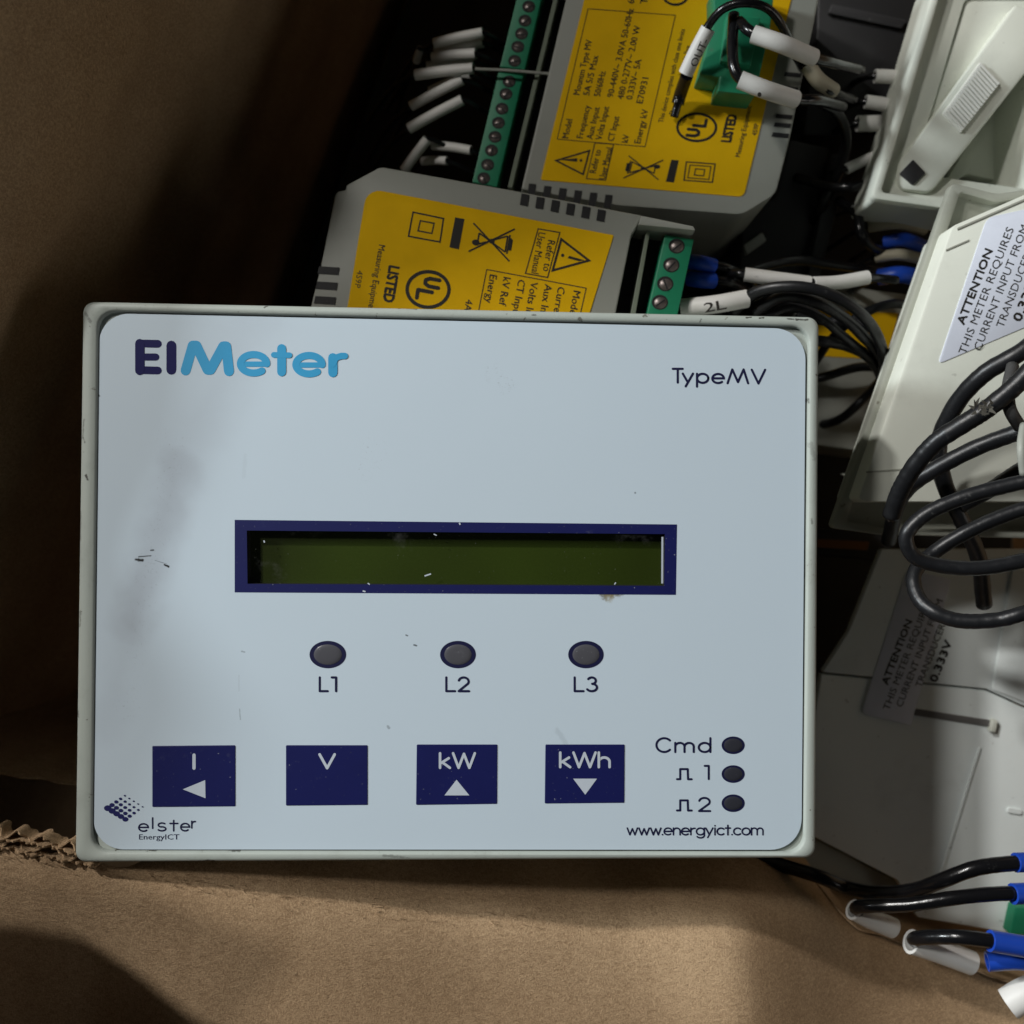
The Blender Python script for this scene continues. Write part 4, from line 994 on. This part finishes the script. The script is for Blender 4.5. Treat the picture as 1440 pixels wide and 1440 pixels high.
# ---- lower case, mostly in the meter's shadow
ZB = -.070
low_t = thing('lower_case', 'warm grey meter case at lower right, half in shadow, with a shaded attention label', 'meter case', P(1320, 1020, ZB - .05), 'grey meter cases')
UP = [(1240, 772), (1560, 772), (1560, 1012), (1440, 993), (1388, 969), (1157, 945), (1194, 888)]
LOW = [(1155, 947.5), (1388, 971.5), (1440, 995.5), (1560, 1015), (1560, 1330), (1440, 1316), (1290, 1290), (1262, 1238), (1120, 1164)]
m_lcase = plastic('cool_white_plastic', (.84, .90, .89), .45, .3)
bm = BM(); slab(bm, UP, ZB, ZB - .03, 2, 2, 2, under=70); obj('upper_cover', bm, m_lcase, low_t, 40)
bm = BM(); slab(bm, LOW, ZB - .0004, ZB - .03, 2, 2.5, 2, under=40); lowc = obj('lower_cover', bm, m_lcase, low_t, 40)
bm = BM(); slab(bm, [(1289, 997), (1400, 1014), (1402, 1024), (1286, 1006)], ZB + .0003, ZB - .0004, 1, .8, 2); obj('rib', bm, plastic('groove_shade_grey', (.16, .155, .15), .5, .3), lowc, 40)  # dark colour stands in for the shade inside a groove
for pa, pb in (((1378, 1051), (1322, 1232)),):
    A, B = P(*pa, ZB), P(*pb, ZB); d_ = B - A; n_ = Vector((-d_.y, d_.x, 0)).normalized()
    bm = BM(); obox(bm, (A + B) / 2, d_, n_ * .0005, Vector((0, 0, .0006))); obj('moulded_edge', bm, m_lcase, lowc)
bm = BM(); slab(bm, [(1424, 800), (1560, 812), (1560, 1006), (1440, 987), (1396, 970)], ZB + .0006, ZB, 3, 1.5, 2); obj('raised_panel', bm, m_lcase, low_t, 40)
bm = BM(); slab(bm, [(1418, 1136), (1438, 1139), (1437, 1146), (1417, 1143)], ZB + .0003, ZB - .0004, 2, .6, 2); obj('embossed_mark', bm, m_lcase, lowc)
bm = BM(); slab(bm, [(1396, 1012), (1404, 1013), (1400, 1030), (1392, 1029)], ZB + .0016, ZB - .0004, 2, 1, 2); obj('groove_lit_end', bm, m_rcase, lowc, 40)  # pale piece stands in for the lit end of the groove
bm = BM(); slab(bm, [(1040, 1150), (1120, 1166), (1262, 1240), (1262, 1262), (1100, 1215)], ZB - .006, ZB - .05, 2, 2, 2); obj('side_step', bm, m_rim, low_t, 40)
attention(low_t, [(1276, 800), (1338, 815), (1281, 1020), (1211, 1003)], ZB, (1240, 985), rdA.copy(), udA.copy(), .86, m_paper)
bm = BM(); slab(bm, [(1428, 1276), (1560, 1280), (1560, 1320), (1420, 1314)], ZB + .004, ZB - .01, 2, 1.5, 2); obj('terminal_block', bm, m_green, low_t, 40)

# ================================================================== CABLE COIL ON THE RIGHT
zk = -.020
coil = thing('cable_coil', 'hank of dusty black cable looped over the lidded case at the right edge', 'cable', P(1400, 700, zk))
strands = [
 ([(1500, 440, .000), (1440, 492, .0), (1385, 525, -.004), (1345, 568, -.010), (1320, 625, -.016), (1328, 680, -.018), (1352, 730, -.020), (1376, 785, -.028), (1384, 850, -.038)], 12),
 ([(1560, 560, .006), (1480, 590, .004), (1425, 610, -.002), (1372, 630, -.006), (1318, 658, -.010), (1282, 682, -.014), (1262, 710, -.020), (1250, 760, -.034)], 11.5),
 ([(1560, 640, .010), (1480, 668, .010), (1420, 682, .008), (1360, 698, .006), (1304, 722, .004), (1275, 752, .003), (1285, 782, .002), (1320, 795, .002), (1375, 799, .003), (1440, 788, .004), (1540, 760, .004)], 10.5),
 ([(1560, 690, -.006), (1480, 706, -.006), (1420, 722, -.008), (1360, 748, -.010), (1312, 778, -.012), (1286, 806, -.010), (1290, 838, -.007), (1312, 860, -.004), (1350, 873, -.002), (1400, 872, 0), (1440, 862, .002), (1540, 830, .003)], 10.5),
 ([(1540, 600, -.012), (1470, 640, -.012), (1430, 664, -.013), (1390, 690, -.016), (1350, 712, -.018)], 11),
]
for pts, r in strands:
    bm = BM(); tube(bm, pts, r, 18, 10, lump=.02); obj('strand', bm, m_rub, coil, 180)
bm = BM(); tube(bm, [(1424, 515, .003), (1418, 545, .007), (1420, 575, .009), (1434, 600, .006)], 9, 14, 6); obj('tie', bm, rubber('grey_tie', (.05, .05, .05), 1.0, .6), coil, 180)
bm = BM(); tube(bm, [(1440, 598, .012), (1436, 630, .016), (1440, 668, .015)], 6, 12, 6); obj('tie', bm, m_modcase, coil, 180)
cut = thing('cut_cable', 'dusty black cable with a nicked sheath and a cut end pointing down', 'cable', P(1252, 725, -.012))
bm = BM(); tube(bm, [(1560, 420, .014), (1470, 500, .013), (1425, 545, .011), (1388, 575, .009), (1352, 598, .007), (1316, 622, .004), (1286, 656, 0), (1266, 690, -.004), (1253, 726, -.008)], 13.2, 20, 12, lump=.025); obj('sheath', bm, m_rub, cut, 180)
bm = BM()
for i in range(16):
    a = random.uniform(0, 6.28); c0 = P(1384 + random.uniform(-14, 12), 574 + random.uniform(-8, 8), .0128)
    dv = Vector((math.cos(a) * .0012, math.sin(a) * .0012, random.uniform(-.0002, .0008)))
    nn = Vector((-dv.y, dv.x, .0002)) * .35
    bm.faces.new([bm.verts.new(q) for q in (c0 - nn, c0 + nn, c0 + dv + nn * .4, c0 + dv * 1.3)])
obj('sheath_tear', bm, rubber('torn_rubber', (.09, .085, .07), 1.0, .8), cut, kind='stuff')
bm = BM(); c0 = P(1252.5, 727, -.0083); d = (P(1253, 726, -.008) - P(1266, 690, -.004)).normalized()
for i in range(12):
    a = i * 2.4; r = .0011 * math.sqrt(i / 12); ax = d.cross(Vector((0, 0, 1))).normalized(); ay = d.cross(ax)
    p = c0 + ax * r * math.cos(a) + ay * r * math.sin(a)
    sweep(bm, [p - d * .001, p + d * .0003, p + d * .0006], .00026, 6)
obj('copper_strand', bm, m_steel, cut, kind='stuff')

# ================================================================== WIRES AT THE LOWER RIGHT
zq = -.029
wire('glossy black wire bending left from the uppermost blue ferrule at lower right', [(1560, 1210, zq + .006), (1470, 1212, zq + .008), (1425, 1214, zq + .009), (1372, 1221, zq + .009), (1325, 1238, zq + .006), (1285, 1252, zq), (1235, 1256, zq - .006), (1190, 1248, zq - .012), (1150, 1232, zq - .011), (1090, 1214, zq - .017), (1020, 1192, zq - .020)], 10.5,
     ferrules=[([(1428, 1213, zq + .009), (1460, 1212, zq + .008), (1520, 1211, zq + .007)], 13.5)], group='glossy black wires at the lower right corner')
wire('glossy black wire turning back out of an open white sleeve into the middle blue ferrule', [(1260, 1306, zq - .010), (1232, 1296, zq - .009), (1208, 1283, zq - .006), (1206, 1276, zq - .002), (1226, 1274, zq + .002), (1280, 1272, zq + .006), (1340, 1263, zq + .009), (1400, 1257, zq + .010), (1460, 1256, zq + .009), (1540, 1256, zq + .008)], 10,
     [([(1200, 1279, zq - .006), (1225, 1292, zq - .008), (1256, 1305, zq - .010)], 14.5, None)],
     ferrules=[([(1424, 1257, zq + .010), (1460, 1256, zq + .009), (1540, 1256, zq + .008)], 14.5)], group='glossy black wires at the lower right corner')
wire('short black wire hooking from larger open white sleeve into twin blue ferrule', [(1360, 1352, zq - .006), (1322, 1338, zq - .005), (1290, 1324, zq - .003), (1288, 1320, zq + .001), (1310, 1318, zq + .005), (1350, 1318, zq + .009), (1398, 1324, zq + .010), (1450, 1334, zq + .009), (1540, 1350, zq + .008)], 10.5,
     [([(1281, 1324, zq - .003), (1320, 1337, zq - .005), (1366, 1354, zq - .007)], 17, None)],
     ferrules=[([(1392, 1323, zq + .010), (1450, 1333, zq + .009), (1540, 1350, zq + .008)], 15), ([(1388, 1352, zq + .004), (1440, 1350, zq + .005), (1540, 1364, zq + .005)], 14)], group='glossy black wires at the lower right corner')
w_ = wire('black wire end in a thick white sleeve at the bottom right corner', [(1420, 1412, zq - .002), (1450, 1396, zq), (1520, 1372, zq)], 10,
     [([(1418, 1412, zq), (1450, 1394, zq + .001), (1530, 1364, zq)], 22, None)], group='glossy black wires at the lower right corner')
